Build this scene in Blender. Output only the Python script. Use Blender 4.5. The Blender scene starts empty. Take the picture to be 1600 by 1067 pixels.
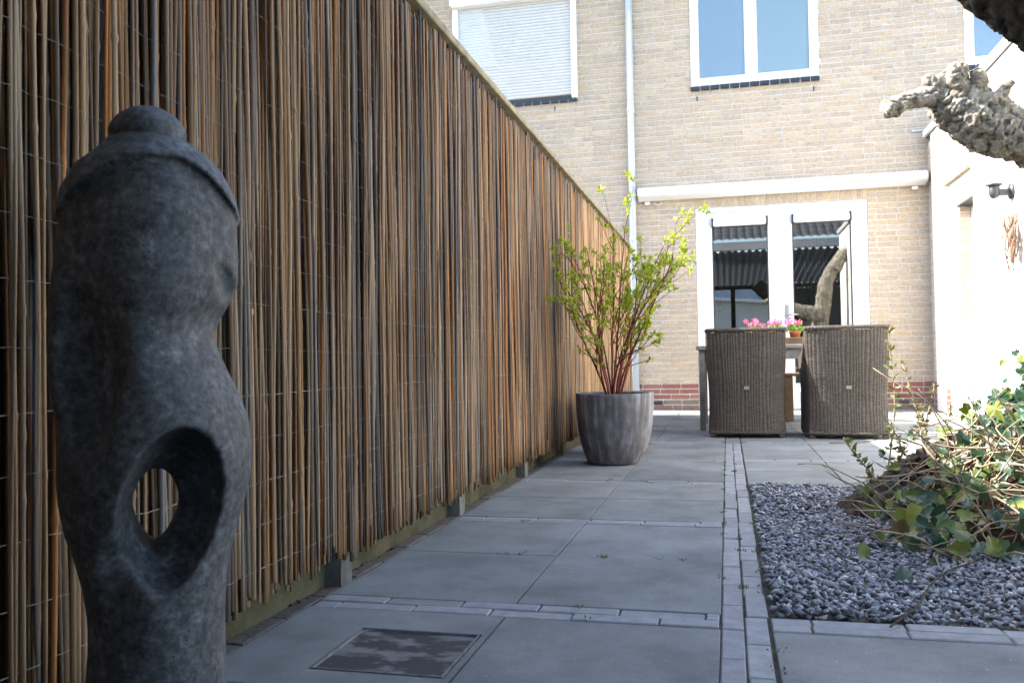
import bpy, math, random
import numpy as np
from mathutils import Vector, Matrix, noise
R = math.radians
rng = random.Random(7)
nrg = np.random.default_rng(11)
scene = bpy.context.scene
COL = scene.collection

# ------------------------------------------------------------------ camera
H = 0.6006; YAW = .2411; PIT = .0232; ROL = .0168
cam_d = bpy.data.cameras.new("camera"); cam = bpy.data.objects.new("camera", cam_d); COL.objects.link(cam)
fw = Vector((-math.sin(YAW) * math.cos(PIT), math.cos(YAW) * math.cos(PIT), math.sin(PIT)))
r0 = Vector((math.cos(YAW), math.sin(YAW), 0)); u0 = r0.cross(fw)
c_, s_ = math.cos(ROL), math.sin(ROL)
rr = r0 * c_ - u0 * s_; uu = r0 * s_ + u0 * c_
m = Matrix((rr, uu, -fw)).transposed().to_4x4(); m.translation = (0, 0, H)
cam.matrix_world = m
cam_d.sensor_width = 36; cam_d.lens = 1363.53 / 1600 * 36; cam_d.clip_start = .02; cam_d.clip_end = 500
cam_d.dof.use_dof = True; cam_d.dof.focus_distance = 3.0; cam_d.dof.aperture_fstop = 11.0
scene.camera = cam

# ------------------------------------------------------------------ light
SUN_EL = R(43.5); EPS = R(1.0)
w = bpy.data.worlds.new("World"); scene.world = w; w.use_nodes = True
nt = w.node_tree; bg = nt.nodes["Background"]
sky = nt.nodes.new("ShaderNodeTexSky"); sky.sky_type = 'NISHITA'; sky.sun_disc = False
sky.sun_elevation = SUN_EL; sky.sun_rotation = R(-90) + EPS
sky.air_density = 1.0; sky.dust_density = 1.6; sky.ozone_density = 1.0
nt.links.new(sky.outputs[0], bg.inputs[0]); bg.inputs[1].default_value = .15
sd = bpy.data.lights.new("sun", 'SUN'); so = bpy.data.objects.new("sun", sd); COL.objects.link(so)
tosun = Vector((-math.cos(EPS) * math.cos(SUN_EL), math.sin(EPS) * math.cos(SUN_EL), math.sin(SUN_EL)))
so.rotation_euler = (-tosun).to_track_quat('-Z', 'Y').to_euler(); so.location = tosun * 30
sd.energy = 4.6; sd.angle = R(.5); sd.color = (1, .95, .86)
vs = scene.view_settings; vs.view_transform = 'Standard'; vs.look = 'None'; vs.exposure = 2.25; vs.gamma = 1; vs.use_curve_mapping = False
scene.cycles.use_denoising = True
scene.cycles.max_bounces = 8; scene.cycles.sample_clamp_indirect = 6
scene.cycles.caustics_reflective = False; scene.cycles.caustics_refractive = False

# ------------------------------------------------------------------ helpers
class MB:
    def __init__(s): s.v = []; s.f = []
    def box(s, x0, x1, y0, y1, z0, z1):
        b = len(s.v)
        s.v += [(x0, y0, z0), (x1, y0, z0), (x1, y1, z0), (x0, y1, z0), (x0, y0, z1), (x1, y0, z1), (x1, y1, z1), (x0, y1, z1)]
        s.f += [tuple(b + i for i in q) for q in ((0, 3, 2, 1), (4, 5, 6, 7), (0, 1, 5, 4), (1, 2, 6, 5), (2, 3, 7, 6), (3, 0, 4, 7))]
        return s
    def cbox(s, x0, x1, y0, y1, z0, z1, c=.004):   # box with chamfered edges on all long sides
        b = len(s.v); cx = min(c, (x1 - x0) * .3); cy = min(c, (y1 - y0) * .3); cz = min(c, (z1 - z0) * .3)
        for z, i in ((z0, 1), (z0 + cz, 0), (z1 - cz, 0), (z1, 1)):
            s.v += [(x0 + cx * i, y0 + cy * i, z), (x1 - cx * i, y0 + cy * i, z), (x1 - cx * i, y1 - cy * i, z), (x0 + cx * i, y1 - cy * i, z)]
        s.f.append((b, b + 3, b + 2, b + 1)); s.f.append((b + 12, b + 13, b + 14, b + 15))
        for k in range(3):
            for i in range(4):
                j = (i + 1) % 4
                s.f.append((b + 4 * k + i, b + 4 * k + j, b + 4 * k + 4 + j, b + 4 * k + 4 + i))
        return s
    def tube(s, pts, rad, n=6, cap=True, fn=None):
        pts = [Vector(p) for p in pts]; k = len(pts)
        if not hasattr(rad, '__len__'): rad = [rad] * k
        b = len(s.v); up = None
        for i, p in enumerate(pts):
            t = (pts[min(i + 1, k - 1)] - pts[max(i - 1, 0)])
            t = t.normalized() if t.length > 1e-9 else Vector((0, 0, 1))
            if up is None:
                up = Vector((1, 0, 0)) if abs(t.x) < .8 else Vector((0, 1, 0))
            up = (up - t * up.dot(t)); up = up.normalized() if up.length > 1e-6 else t.orthogonal().normalized()
            q = t.cross(up)
            for j in range(n):
                a = 2 * math.pi * j / n; d = up * math.cos(a) + q * math.sin(a)
                r = rad[i]
                if fn: r = fn(p, d, r, i)
                s.v.append(tuple(p + d * r))
        for i in range(k - 1):
            for j in range(n):
                j2 = (j + 1) % n
                s.f.append((b + i * n + j, b + i * n + j2, b + (i + 1) * n + j2, b + (i + 1) * n + j))
        if cap:
            s.f.append(tuple(b + j for j in reversed(range(n)))); s.f.append(tuple(b + (k - 1) * n + j for j in range(n)))
        return s
    def lathe(s, prof, n=32, c=(0, 0), fn=None):
        b = len(s.v); k = len(prof)
        for (r, z) in prof:
            for j in range(n):
                a = 2 * math.pi * j / n
                rr_ = r if not fn else fn(r, z, a)
                s.v.append((c[0] + rr_ * math.cos(a), c[1] + rr_ * math.sin(a), z))
        for i in range(k - 1):
            for j in range(n):
                j2 = (j + 1) % n
                s.f.append((b + i * n + j, b + i * n + j2, b + (i + 1) * n + j2, b + (i + 1) * n + j))
        s.f.append(tuple(b + j for j in reversed(range(n)))); s.f.append(tuple(b + (k - 1) * n + j for j in range(n)))
        return s
    def grid(s, fn, nu, nv):
        b = len(s.v)
        for i in range(nu + 1):
            for j in range(nv + 1):
                s.v.append(tuple(fn(i / nu, j / nv)))
        for i in range(nu):
            for j in range(nv):
                a = b + i * (nv + 1) + j
                s.f.append((a, a + nv + 1, a + nv + 2, a + 1))
        return s
    def quad(s, *p):
        b = len(s.v); s.v += [tuple(q) for q in p]; s.f.append(tuple(range(b, b + len(p)))); return s
    def mesh(s, name, mat, smooth=False):
        me = bpy.data.meshes.new(name); me.from_pydata(s.v, [], s.f); me.update()
        if mat: me.materials.append(mat)
        if smooth: me.polygons.foreach_set("use_smooth", [True] * len(me.polygons))
        return me
    def build(s, name, mat, parent=None, smooth=False):
        return link(name, s.mesh(name, mat, smooth), parent)
def link(name, me, parent=None):
    o = bpy.data.objects.new(name, me); COL.objects.link(o)
    if parent: o.parent = parent
    return o
def tag(o, label=None, cat=None, group=None, kind=None):
    if label: o["label"] = label
    if cat: o["category"] = cat
    if group: o["group"] = group
    if kind: o["kind"] = kind
    return o
def empty(name, loc=(0, 0, 0), label=None, cat=None, group=None):
    o = bpy.data.objects.new(name, None); COL.objects.link(o); o.location = loc; o.empty_display_size = .1
    return tag(o, label, cat, group)
def npmesh(name, V, F, mat, parent=None, smooth=False):
    V = np.asarray(V, np.float32); F = np.asarray(F, np.int32); k = F.shape[1]
    me = bpy.data.meshes.new(name); me.vertices.add(len(V)); me.vertices.foreach_set("co", V.ravel())
    me.loops.add(F.size); me.loops.foreach_set("vertex_index", F.ravel())
    me.polygons.add(len(F)); me.polygons.foreach_set("loop_start", np.arange(0, F.size, k, dtype=np.int32))
    me.polygons.foreach_set("loop_total", np.full(len(F), k, np.int32))
    if smooth: me.polygons.foreach_set("use_smooth", np.ones(len(F), bool))
    me.update(calc_edges=True); me.validate()
    me.materials.append(mat)
    return link(name, me, parent)
def fbm(p, o=4, s=1.0):
    v = 0; a = 1; p = Vector(p) * s
    for _ in range(o):
        v += a * noise.noise(p); p = p * 2.03; a *= .5
    return v
def bez(pts, n):                                     # Catmull-Rom resampling of (x,y,z,r) tuples
    P = [np.array(p, float) for p in pts]; P = [2 * P[0] - P[1]] + P + [2 * P[-1] - P[-2]]
    out = []; k = len(P) - 3
    for i in range(n + 1):
        t = i / n * k; j = min(int(t), k - 1); t -= j
        a, b, c, d = P[j:j + 4]
        out.append(.5 * (2 * b + (c - a) * t + (2 * a - 5 * b + 4 * c - d) * t * t + (3 * b - a - 3 * c + d) * t ** 3))
    return out

# ------------------------------------------------------------------ materials
class NT:
    def __init__(s, name):
        s.m = bpy.data.materials.new(name); s.m.use_nodes = True; s.t = s.m.node_tree; s.b = s.t.nodes["Principled BSDF"]
    def n(s, typ, **k):
        x = s.t.nodes.new("ShaderNode" + typ)
        for a, b in k.items(): setattr(x, a, b)
        return x
    def l(s, a, b): s.t.links.new(a, b)
    def pos(s, scale=(1, 1, 1), obj=False):
        mp = s.n("Mapping"); mp.inputs["Scale"].default_value = scale
        if obj: s.l(s.n("TexCoord").outputs["Object"], mp.inputs[0])
        else: s.l(s.n("NewGeometry").outputs["Position"], mp.inputs[0])
        return mp.outputs[0]
    def noise(s, vec, scale, detail=4, rough=.55):
        x = s.n("TexNoise"); x.inputs["Scale"].default_value = scale; x.inputs["Detail"].default_value = detail; x.inputs["Roughness"].default_value = rough
        s.l(vec, x.inputs["Vector"]); return x.outputs["Fac"]
    def rand(s):
        a = s.n("ObjectInfo").outputs["Random"]; b = s.n("NewGeometry").outputs["Random Per Island"]
        return s.math('FRACT', s.math('ADD', a, b))
    def math(s, op, a, b=None):
        x = s.n("Math", operation=op)
        for i, v in enumerate((a, b)):
            if v is None: continue
            if isinstance(v, (int, float)): x.inputs[i].default_value = v
            else: s.l(v, x.inputs[i])
        return x.outputs[0]
    def ramp(s, fac, stops, const=False):
        x = s.n("ValToRGB"); e = x.color_ramp.elements
        if const: x.color_ramp.interpolation = 'CONSTANT'
        while len(e) < len(stops): e.new(.5)
        for i, (p, c) in enumerate(stops):
            e[i].position = p; c = (c, c, c) if isinstance(c, (int, float)) else c; e[i].color = (*c, 1)
        s.l(fac, x.inputs[0]); return x.outputs[0]
    def mix(s, fac, a, b, mode='MIX'):
        x = s.n("Mix", data_type='RGBA', blend_type=mode)
        for sock, v in ((x.inputs[0], fac), (x.inputs[6], a), (x.inputs[7], b)):
            if isinstance(v, (int, float)): sock.default_value = v
            elif isinstance(v, tuple): sock.default_value = (*v, 1)
            else: s.l(v, sock)
        return x.outputs[2]
    def bump(s, h, strength=.3, dist=.005, prev=None):
        x = s.n("Bump"); x.inputs["Strength"].default_value = strength; x.inputs["Distance"].default_value = dist
        s.l(h, x.inputs["Height"])
        if prev is not None: s.l(prev, x.inputs["Normal"])
        return x.outputs[0]
    def done(s, col=None, rough=.7, normal=None, spec=.3, **k):
        if col is not None:
            if isinstance(col, tuple): s.b.inputs["Base Color"].default_value = (*col, 1)
            else: s.l(col, s.b.inputs["Base Color"])
        if isinstance(rough, (int, float)): s.b.inputs["Roughness"].default_value = rough
        else: s.l(rough, s.b.inputs["Roughness"])
        s.b.inputs["Specular IOR Level"].default_value = spec
        if normal is not None: s.l(normal, s.b.inputs["Normal"])
        for a, v in k.items(): s.b.inputs[a.replace('_', ' ')].default_value = v
        return s.m
def plain(name, c, rough=.6, var=.15, scale=20, bump=.1, spec=.3, dist=.003, **k):
    t = NT(name); f = t.noise(t.pos(), scale, 5)
    lo = tuple(x * (1 - var) for x in c); hi = tuple(min(1, x * (1 + var)) for x in c)
    g = t.noise(t.pos(), scale * 12, 3)
    return t.done(t.ramp(f, [(.3, lo), (.7, hi)]), rough, t.bump(g, bump, dist) if bump else None, spec, **k)
def brick_mat(name, stops, crease, amount):
    t = NT(name); r = t.rand()
    base = t.ramp(r, stops)
    f = t.noise(t.pos((9, 9, 55)), 1.0, 5, .6)
    k = t.ramp(f, [(amount, 0.0), (amount + .09, 1.0)])
    g = t.noise(t.pos(), 38, 4)
    base = t.mix(.55, base, t.ramp(g, [(.3, .62), (.7, 1.25)]), 'MULTIPLY')
    c = t.mix(k, base, crease)
    return t.done(c, .9, t.bump(t.noise(t.pos(), 160, 4), .6, .004), .15)
M = {}
M['brick'] = brick_mat("buff_brick", [(0, (.50, .385, .26)), (.25, (.45, .36, .265)), (.5, (.53, .425, .305)), (.75, (.43, .345, .26)), (1, (.50, .39, .275))], (.20, .16, .13), .62)
M['brick_red'] = brick_mat("red_brick", [(0, (.30, .13, .095)), (.5, (.25, .10, .08)), (1, (.33, .16, .12))], (.12, .08, .06), .66)
M['brick_dirty'] = brick_mat("dirty_brick", [(0, (.22, .17, .13)), (.5, (.26, .15, .12)), (1, (.20, .18, .13))], (.10, .09, .06), .55)
M['mortar'] = plain("mortar", (.58, .57, .55), .95, .12, 14, .5, .1)
M['glaze'] = plain("black_glazed_tile", (.02, .022, .03), .25, .2, 30, .05, .5)
M['white'] = plain("white_paint", (.80, .80, .80), .35, .03, 6, .04, .4)
M['render'] = plain("white_render", (.82, .80, .76), .85, .05, 9, .35, .2)
M['alu'] = plain("white_coated_metal", (.78, .78, .77), .3, .03, 5, .03, .5)
M['slat'] = plain("off_white_slat", (.56, .57, .57), .4, .03, 5, .03, .4)
M['pvc'] = plain("pale_grey_pvc", (.52, .58, .65), .35, .05, 6, .03, .5)
M['black'] = plain("black_metal", (.025, .027, .03), .4, .2, 30, .05, .5)
M['darkgrey'] = plain("dark_grey_metal", (.035, .038, .042), .45, .15, 30, .05, .5)
M['steel'] = plain("brushed_steel", (.45, .45, .45), .3, .1, 40, .02, .5, Metallic=1.0)
M['wire'] = plain("galvanised_wire", (.30, .30, .30), .5, .3, 60, .05, .5, Metallic=.3)
M['terracotta'] = plain("terracotta", (.52, .19, .09), .8, .15, 30, .2, .2)
M['soil'] = plain("dark_soil", (.035, .028, .022), .95, .5, 40, .9, .1, .01)
M['sand'] = plain("joint_sand", (.085, .08, .065), .95, .45, 30, .8, .1, .004)
M['cushion'] = plain("cream_cushion", (.72, .70, .64), .9, .05, 20, .3, .1)
M['tagmetal'] = plain("dull_tag", (.30, .28, .26), .6, .2, 80, .1, .3)
M['curtain'] = plain("grey_green_curtain", (.30, .36, .34), .9, .12, 12, .2, .1)
M['room'] = plain("dim_room_plaster", (.30, .28, .25), .9, .1, 3, 0, .1)
def slab_mat():
    t = NT("grey_concrete_slab"); r = t.rand()
    c = t.ramp(r, [(0, (.18, .195, .20)), (.3, (.225, .232, .232)), (.6, (.195, .21, .215)), (1, (.215, .235, .245))])
    big = t.noise(t.pos(), 3.2, 5, .6); c = t.mix(.75, c, t.ramp(big, [(.30, .62), (.5, 1.0), (.68, 1.25)]), 'MULTIPLY')
    wm = t.noise(t.pos(), 1.3, 7, .72); c = t.mix(.7, c, t.ramp(wm, [(.36, .70), (.46, 1.02), (.50, .92), (.62, 1.15)]), 'MULTIPLY')
    fine = t.noise(t.pos(), 420, 2); c = t.mix(.6, c, t.ramp(fine, [(.3, .72), (.7, 1.3)]), 'MULTIPLY')
    sp = t.n("TexVoronoi"); sp.inputs["Scale"].default_value = 55; t.l(t.pos(), sp.inputs["Vector"])
    k = t.ramp(sp.outputs["Distance"], [(0.06, 1.0), (.13, 0.0)]); pick = t.ramp(t.noise(t.pos(), 21, 2), [(.54, 0.0), (.56, 1.0)])
    c = t.mix(t.math('MULTIPLY', k, pick), c, (.42, .43, .42))
    st = t.noise(t.pos(), 9, 6, .7); c = t.mix(t.ramp(st, [(.62, 0.0), (.75, .5)]), c, (.10, .105, .10))
    return t.done(c, .85, t.bump(fine, .25, .002), .3)
M['slab'] = slab_mat()
def paver_mat():
    t = NT("blue_grey_clay_paver"); r = t.rand()
    c = t.ramp(r, [(0, (.27, .285, .305)), (.35, (.31, .322, .34)), (.7, (.25, .26, .275)), (1, (.33, .34, .35))])
    c = t.mix(.6, c, t.ramp(t.noise(t.pos(), 24, 5, .65), [(.3, .68), (.7, 1.25)]), 'MULTIPLY')
    return t.done(c, .85, t.bump(t.noise(t.pos(), 130, 4), .45, .003), .25)
M['paver'] = paver_mat()
def kerb_mat():
    t = NT("weathered_kerb_brick"); r = t.rand()
    c = t.ramp(r, [(0, (.15, .125, .12)), (.5, (.19, .17, .165)), (1, (.13, .12, .115))])
    c = t.mix(.7, c, t.ramp(t.noise(t.pos(), 30, 6, .7), [(.3, .5), (.7, 1.3)]), 'MULTIPLY')
    return t.done(c, .9, t.bump(t.noise(t.pos(), 90, 5), .7, .005), .2)
M['kerb'] = kerb_mat()
def gravel_mat():
    t = NT("slate_chippings"); r = t.rand()
    c = t.ramp(r, [(0, (.13, .14, .165)), (.3, (.29, .305, .345)), (.55, (.19, .20, .23)), (.8, (.44, .455, .50)), (.93, (.31, .30, .29)), (.97, (.65, .65, .65)), (1, (.21, .22, .25))])
    c = t.mix(.5, c, t.ramp(t.noise(t.pos(), 120, 3), [(.3, .65), (.7, 1.25)]), 'MULTIPLY')
    return t.done(c, .7, t.bump(t.noise(t.pos(), 260, 3), .4, .002), .35)
M['gravel'] = gravel_mat()
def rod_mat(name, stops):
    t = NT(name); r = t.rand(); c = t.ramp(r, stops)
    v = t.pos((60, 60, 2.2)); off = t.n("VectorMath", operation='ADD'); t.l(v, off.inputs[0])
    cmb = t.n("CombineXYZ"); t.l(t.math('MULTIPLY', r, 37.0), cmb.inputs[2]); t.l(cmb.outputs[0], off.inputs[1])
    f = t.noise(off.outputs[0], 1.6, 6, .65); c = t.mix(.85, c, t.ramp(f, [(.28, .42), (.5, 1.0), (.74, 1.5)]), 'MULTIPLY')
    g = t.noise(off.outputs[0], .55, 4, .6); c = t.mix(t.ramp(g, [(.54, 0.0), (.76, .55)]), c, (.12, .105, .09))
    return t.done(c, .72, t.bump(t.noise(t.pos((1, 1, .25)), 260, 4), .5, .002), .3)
M['rod'] = rod_mat("willow_rod", [(0, (.33, .165, .065)), (.10, (.17, .095, .05)), (.20, (.45, .30, .165)), (.30, (.10, .095, .095)), (.38, (.17, .155, .15)), (.5, (.40, .25, .125)), (.60, (.065, .05, .04)), (.68, (.14, .10, .07)), (.78, (.42, .325, .225)), (.9, (.44, .18, .05)), (1, (.25, .14, .065))])
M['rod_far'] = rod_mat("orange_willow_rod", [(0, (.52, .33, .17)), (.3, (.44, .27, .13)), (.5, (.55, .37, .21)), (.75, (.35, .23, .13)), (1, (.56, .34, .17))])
M['mosswood'] = plain("mossy_treated_wood", (.085, .080, .048), .9, .5, 8, .6, .15, .004)
M['caprail'] = plain("olive_weathered_rail", (.30, .26, .17), .85, .3, 12, .5, .2, .004)
M['post'] = plain("grey_fence_post", (.16, .16, .145), .9, .35, 14, .5, .15, .004)
M['board'] = plain("dark_fence_board", (.045, .035, .026), .9, .3, 12, .5, .1, .004)
def stone_mat():
    t = NT("dark_cast_stone"); 
    a = t.noise(t.pos(), 30, 8, .74); c = t.ramp(a, [(.30, (.045, .046, .049)), (.47, (.082, .085, .09)), (.58, (.115, .119, .126)), (.72, (.21, .215, .225))])
    b = t.noise(t.pos(), 95, 6, .75); c = t.mix(.9, c, t.ramp(b, [(.36, .35), (.52, 1.0), (.68, 1.8)]), 'MULTIPLY')
    sp = t.n("TexVoronoi"); sp.inputs["Scale"].default_value = 120; t.l(t.pos(), sp.inputs["Vector"])
    k = t.ramp(sp.outputs["Distance"], [(.10, 1.0), (.22, 0.0)]); k2 = t.ramp(t.noise(t.pos(), 24, 3), [(.58, 0.0), (.64, 1.0)])
    k = t.math('MULTIPLY', k, k2); c = t.mix(k, c, (.012, .012, .013))
    n = t.bump(b, .35, .003); n = t.bump(t.math('SUBTRACT', 1.0, k), .5, .002, n)
    return t.done(c, .62, n, .35)
M['stone'] = stone_mat()
def pot_mat(name, lo, mid, hi):
    t = NT(name)
    a = t.noise(t.pos((26, 26, 3.2)), 1.0, 6, .65); b = t.noise(t.pos(), 9, 5, .6)
    c = t.ramp(t.math('ADD', t.math('MULTIPLY', a, .65), t.math('MULTIPLY', b, .35)), [(.36, lo), (.5, mid), (.66, hi)])
    return t.done(c, .75, t.bump(t.noise(t.pos(), 150, 3), .2, .002), .25)
M['pot'] = pot_mat("weathered_dark_pot", (.085, .078, .08), (.14, .135, .145), (.33, .33, .36))
M['pot2'] = pot_mat("weathered_grey_pot", (.17, .165, .175), (.24, .235, .25), (.36, .36, .39))
def wicker_mat():
    t = NT("brown_wicker")
    a = t.noise(t.pos((30, 30, 160)), 1.0, 4, .6); b = t.noise(t.pos(), 7, 4)
    c = t.ramp(a, [(.3, (.038, .030, .023)), (.5, (.070, .058, .047)), (.72, (.122, .105, .088))])
    c = t.mix(.5, c, t.ramp(b, [(.3, .7), (.7, 1.25)]), 'MULTIPLY')
    wv = t.n('TexWave', wave_type='BANDS', bands_direction='Z'); wv.inputs['Scale'].default_value = 26; wv.inputs['Distortion'].default_value = 1.5; wv.inputs['Detail'].default_value = 2; t.l(t.pos(), wv.inputs[0])
    return t.done(c, .6, t.bump(wv.outputs['Fac'], .35, .003, t.bump(a, .4, .003)), .35)
M['wicker'] = wicker_mat()
M['greywood'] = plain("weathered_teak", (.24, .23, .21), .8, .25, 16, .4, .2)
M['brownwood'] = plain("brown_garden_wood", (.13, .085, .05), .75, .3, 14, .4, .25)
def bark_mat():
    t = NT("gnarled_bark")
    a = t.noise(t.pos(), 17, 8, .7); c = t.ramp(a, [(.30, (.10, .085, .06)), (.43, (.30, .265, .20)), (.56, (.50, .46, .38)), (.70, (.66, .63, .55))])
    b = t.noise(t.pos(), 75, 6, .7); c = t.mix(.8, c, t.ramp(b, [(.34, .4), (.55, 1.0), (.75, 1.3)]), 'MULTIPLY')
    return t.done(c, .9, t.bump(b, .9, .012, t.bump(a, .8, .02)), .15)
M['bark'] = bark_mat()
M['shadebark'] = plain("shaded_limb_bark", (.055, .048, .038), .9, .55, 30, 1.0, .15, .02)  # darker copy of the bark, with the limb's shade in its colour
M['rootbark'] = plain("brown_root_bark", (.16, .135, .105), .9, .7, 34, 1.0, .15, .015)
M['litter'] = plain("dark_leaf_litter", (.075, .055, .038), .95, .6, 40, 1.0, .1, .015)
M['twig'] = plain("dry_ivy_stem", (.33, .26, .18), .85, .35, 20, .4, .2)
M['redstem'] = plain("red_dogwood_stem", (.17, .03, .03), .5, .35, 16, .15, .35)
M['vine'] = plain("brown_vine", (.26, .17, .12), .85, .35, 30, .5, .2)
def leaf_mat(name, stops, rough=.5, trans=.25, spec=.4, tint=(1.25, 1.25, .6)):
    t = NT(name); r = t.rand(); c = t.ramp(r, stops)
    c = t.mix(.4, c, t.ramp(t.noise(t.pos(), 60, 3), [(.3, .7), (.7, 1.3)]), 'MULTIPLY')
    m_ = t.done(c, rough, None, spec)
    tr = t.n("BsdfTranslucent"); t.l(t.mix(1.0, c, tint, 'MULTIPLY'), tr.inputs[0])
    mx = t.n("MixShader"); mx.inputs[0].default_value = trans
    t.l(t.b.outputs[0], mx.inputs[1]); t.l(tr.outputs[0], mx.inputs[2]); t.l(mx.outputs[0], t.t.nodes["Material Output"].inputs[0])
    return m_
M['ivy'] = leaf_mat("ivy_leaf", [(0, (.018, .05, .022)), (.3, (.035, .085, .045)), (.5, (.022, .06, .035)), (.62, (.085, .13, .022)), (.80, (.15, .20, .035)), (.94, (.19, .22, .05)), (.975, (.15, .09, .03)), (1, (.03, .065, .03))], .34, .2, .5)
M['spring'] = leaf_mat("spring_green_leaf", [(0, (.30, .38, .035)), (.4, (.40, .46, .05)), (.8, (.24, .33, .03)), (1, (.48, .48, .07))], .55, .4)
M['olive'] = leaf_mat("grey_green_leaf", [(0, (.11, .13, .055)), (.5, (.17, .20, .08)), (.8, (.22, .15, .07)), (1, (.13, .16, .07))], .55, .25)
M['moss'] = leaf_mat("joint_moss", [(0, (.07, .13, .02)), (.5, (.12, .19, .03)), (1, (.10, .12, .035))], .8, .2)
M['pink'] = leaf_mat("pink_petals", [(0, (.75, .12, .38)), (.5, (.85, .28, .55)), (1, (.70, .06, .28))], .6, .3)
M['geranium'] = leaf_mat("geranium_leaf", [(0, (.10, .22, .04)), (.5, (.16, .30, .06)), (1, (.08, .17, .03))], .6, .3)
def glass_mat(name, tint, refl):
    t = NT(name); t.t.nodes.remove(t.b)
    g = t.n("BsdfGlossy"); g.inputs["Roughness"].default_value = 0.0; g.inputs[0].default_value = (1, 1, 1, 1)
    tr = t.n("BsdfTransparent"); tr.inputs[0].default_value = (*tint, 1)
    fr = t.n("Fresnel"); fr.inputs[0].default_value = refl
    mx = t.n("MixShader"); t.l(fr.outputs[0], mx.inputs[0]); t.l(tr.outputs[0], mx.inputs[1]); t.l(g.outputs[0], mx.inputs[2])
    t.l(mx.outputs[0], t.t.nodes["Material Output"].inputs[0]); return t.m
M['glass'] = glass_mat("door_glass", (.55, .58, .57), 2.5)
M['blind'] = plain("pale_blue_blind", (.60, .82, 1.0), .6, .03, 2, 0, .3)
M['blind2'] = plain("pale_aqua_blind", (.72, .94, 1.0), .6, .03, 2, 0, .3)
M['wglass'] = glass_mat("window_glass", (.95, .97, .98), 1.75)
M['tile'] = plain("dark_roof_tile", (.075, .08, .085), .6, .3, 10, .3, .3)
M['corr'] = leaf_mat("corrugated_sheet", [(0, (.42, .45, .48)), (1, (.46, .49, .52))], .5, .06, .4, (1, 1, 1))
M['tile_far'] = plain("sunlit_roof_tile", (.40, .43, .46), .6, .3, 1.2, .3, .3)  # lighter copy of the roof tile, sunlight put into the colour
M['housewall'] = plain("pale_house_wall", (.72, .70, .66), .9, .06, 2, .1, .1)
M['ground'] = plain("ground_soil", (.10, .095, .085), .95, .3, 2, .5, .1)

D = 10.4526          # house wall plane
# ------------------------------------------------------------------ ground and paving
g = MB(); g.quad((-60, -80, -.06), (60, -80, -.06), (60, 60, -.06), (-60, 60, -.06)).build("ground", M['ground']); g = bpy.data.objects["ground"]; tag(g, kind="structure")
patio = MB().box(-1.12, 2.25, -4.5, D, -.05, -.0065).build("patio", M['sand']); tag(patio, kind="structure")

slab_meshes = {}
def slab(x0, x1, y0, y1, mat='slab', name='slab', h=.04, ch=.0022, jit=.0015, rot=0):
    lx, ly = round(x1 - x0, 3), round(y1 - y0, 3); key = (lx, ly, mat, ch)
    if key not in slab_meshes:
        slab_meshes[key] = MB().cbox(-lx / 2, lx / 2, -ly / 2, ly / 2, -h, 0, ch).mesh(name, M[mat])
    o = link(name, slab_meshes[key], patio)
    o.location = ((x0 + x1) / 2, (y0 + y1) / 2, rng.uniform(-jit, jit)); o.rotation_euler = (rng.uniform(-.002, .002), rng.uniform(-.002, .002), rot + rng.uniform(-.002, .002))
    return o
def paver_row(x0, x1, y0, y1, along, mat='paver', L=.2, gap=.004, start=0.0, name='paver'):
    a0, a1 = (x0, x1) if along == 'x' else (y0, y1)
    p = a0 - start
    while p < a1 - .01:
        l = L + rng.uniform(-.006, .006); q0, q1 = max(p, a0), min(p + l, a1)
        if q1 - q0 > .03:
            j = rng.uniform(-.0022, .0022)
            if along == 'x': slab(q0 + gap / 2, q1 - gap / 2, y0 + gap / 2 + j, y1 - gap / 2 + j, mat, name, .05, .003, .002)
            else: slab(x0 + gap / 2 + j, x1 - gap / 2 + j, q0 + gap / 2, q1 - gap / 2, mat, name, .05, .003, .002)
        p += l
S0, S1 = -.0255, .0795
strips = [(2.01, 2.12), (3.205, 3.297), (4.282, 4.372), (5.235, 5.30), (6.40, 6.465), (7.58, 7.65), (8.73, 8.80), (9.86, 9.93)]
JX = -.5235; XL = -1.026
# long strip of two rows
paver_row(S0, .0265, -2.5, 6.38, 'y', start=.07); paver_row(.0265, S1, -2.5, 6.38, 'y', start=.16)
# kerb by the fence
paver_row(-1.078, XL - .002, -2.5, 9.6, 'y', 'kerb', start=.03, name='kerb_brick')
def slabs_between(x0, x1, y0, y1, jx, n, gap=.0035, name='slab'):
    ys = [y0 + (y1 - y0) * i / n for i in range(n + 1)]
    xs = [x0] + jx + [x1]
    for a, b in zip(ys[:-1], ys[1:]):
        for c, d in zip(xs[:-1], xs[1:]):
            if b > 1.5 and a < 1.95 and c < -.6 and d > -.7 and y1 < 2.1: hole_slab(c + gap / 2, d - gap / 2, a + gap / 2, b - gap / 2)
            else: slab(c + gap / 2, d - gap / 2, a + gap / 2, b - gap / 2)
def hole_slab(x0, x1, y0, y1):        # slab cut out around the inspection cover
    mb = MB(); hx0, hx1, hy0, hy1 = -.822, -.5375, 1.594, 1.868
    for (a, b, c, d) in ((x0, hx0, y0, y1), (hx1, x1, y0, y1), (hx0, hx1, y0, hy0), (hx0, hx1, hy1, y1)):
        if b - a > .004 and d - c > .004: mb.box(a, b, c, d, -.04, 0)
    mb.build('slab', M['slab'], patio)
slabs_between(XL, S0, -2.4, 1.5, [JX], 8)
slabs_between(XL, S0, 1.5, 2.01, [JX], 1)
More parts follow.
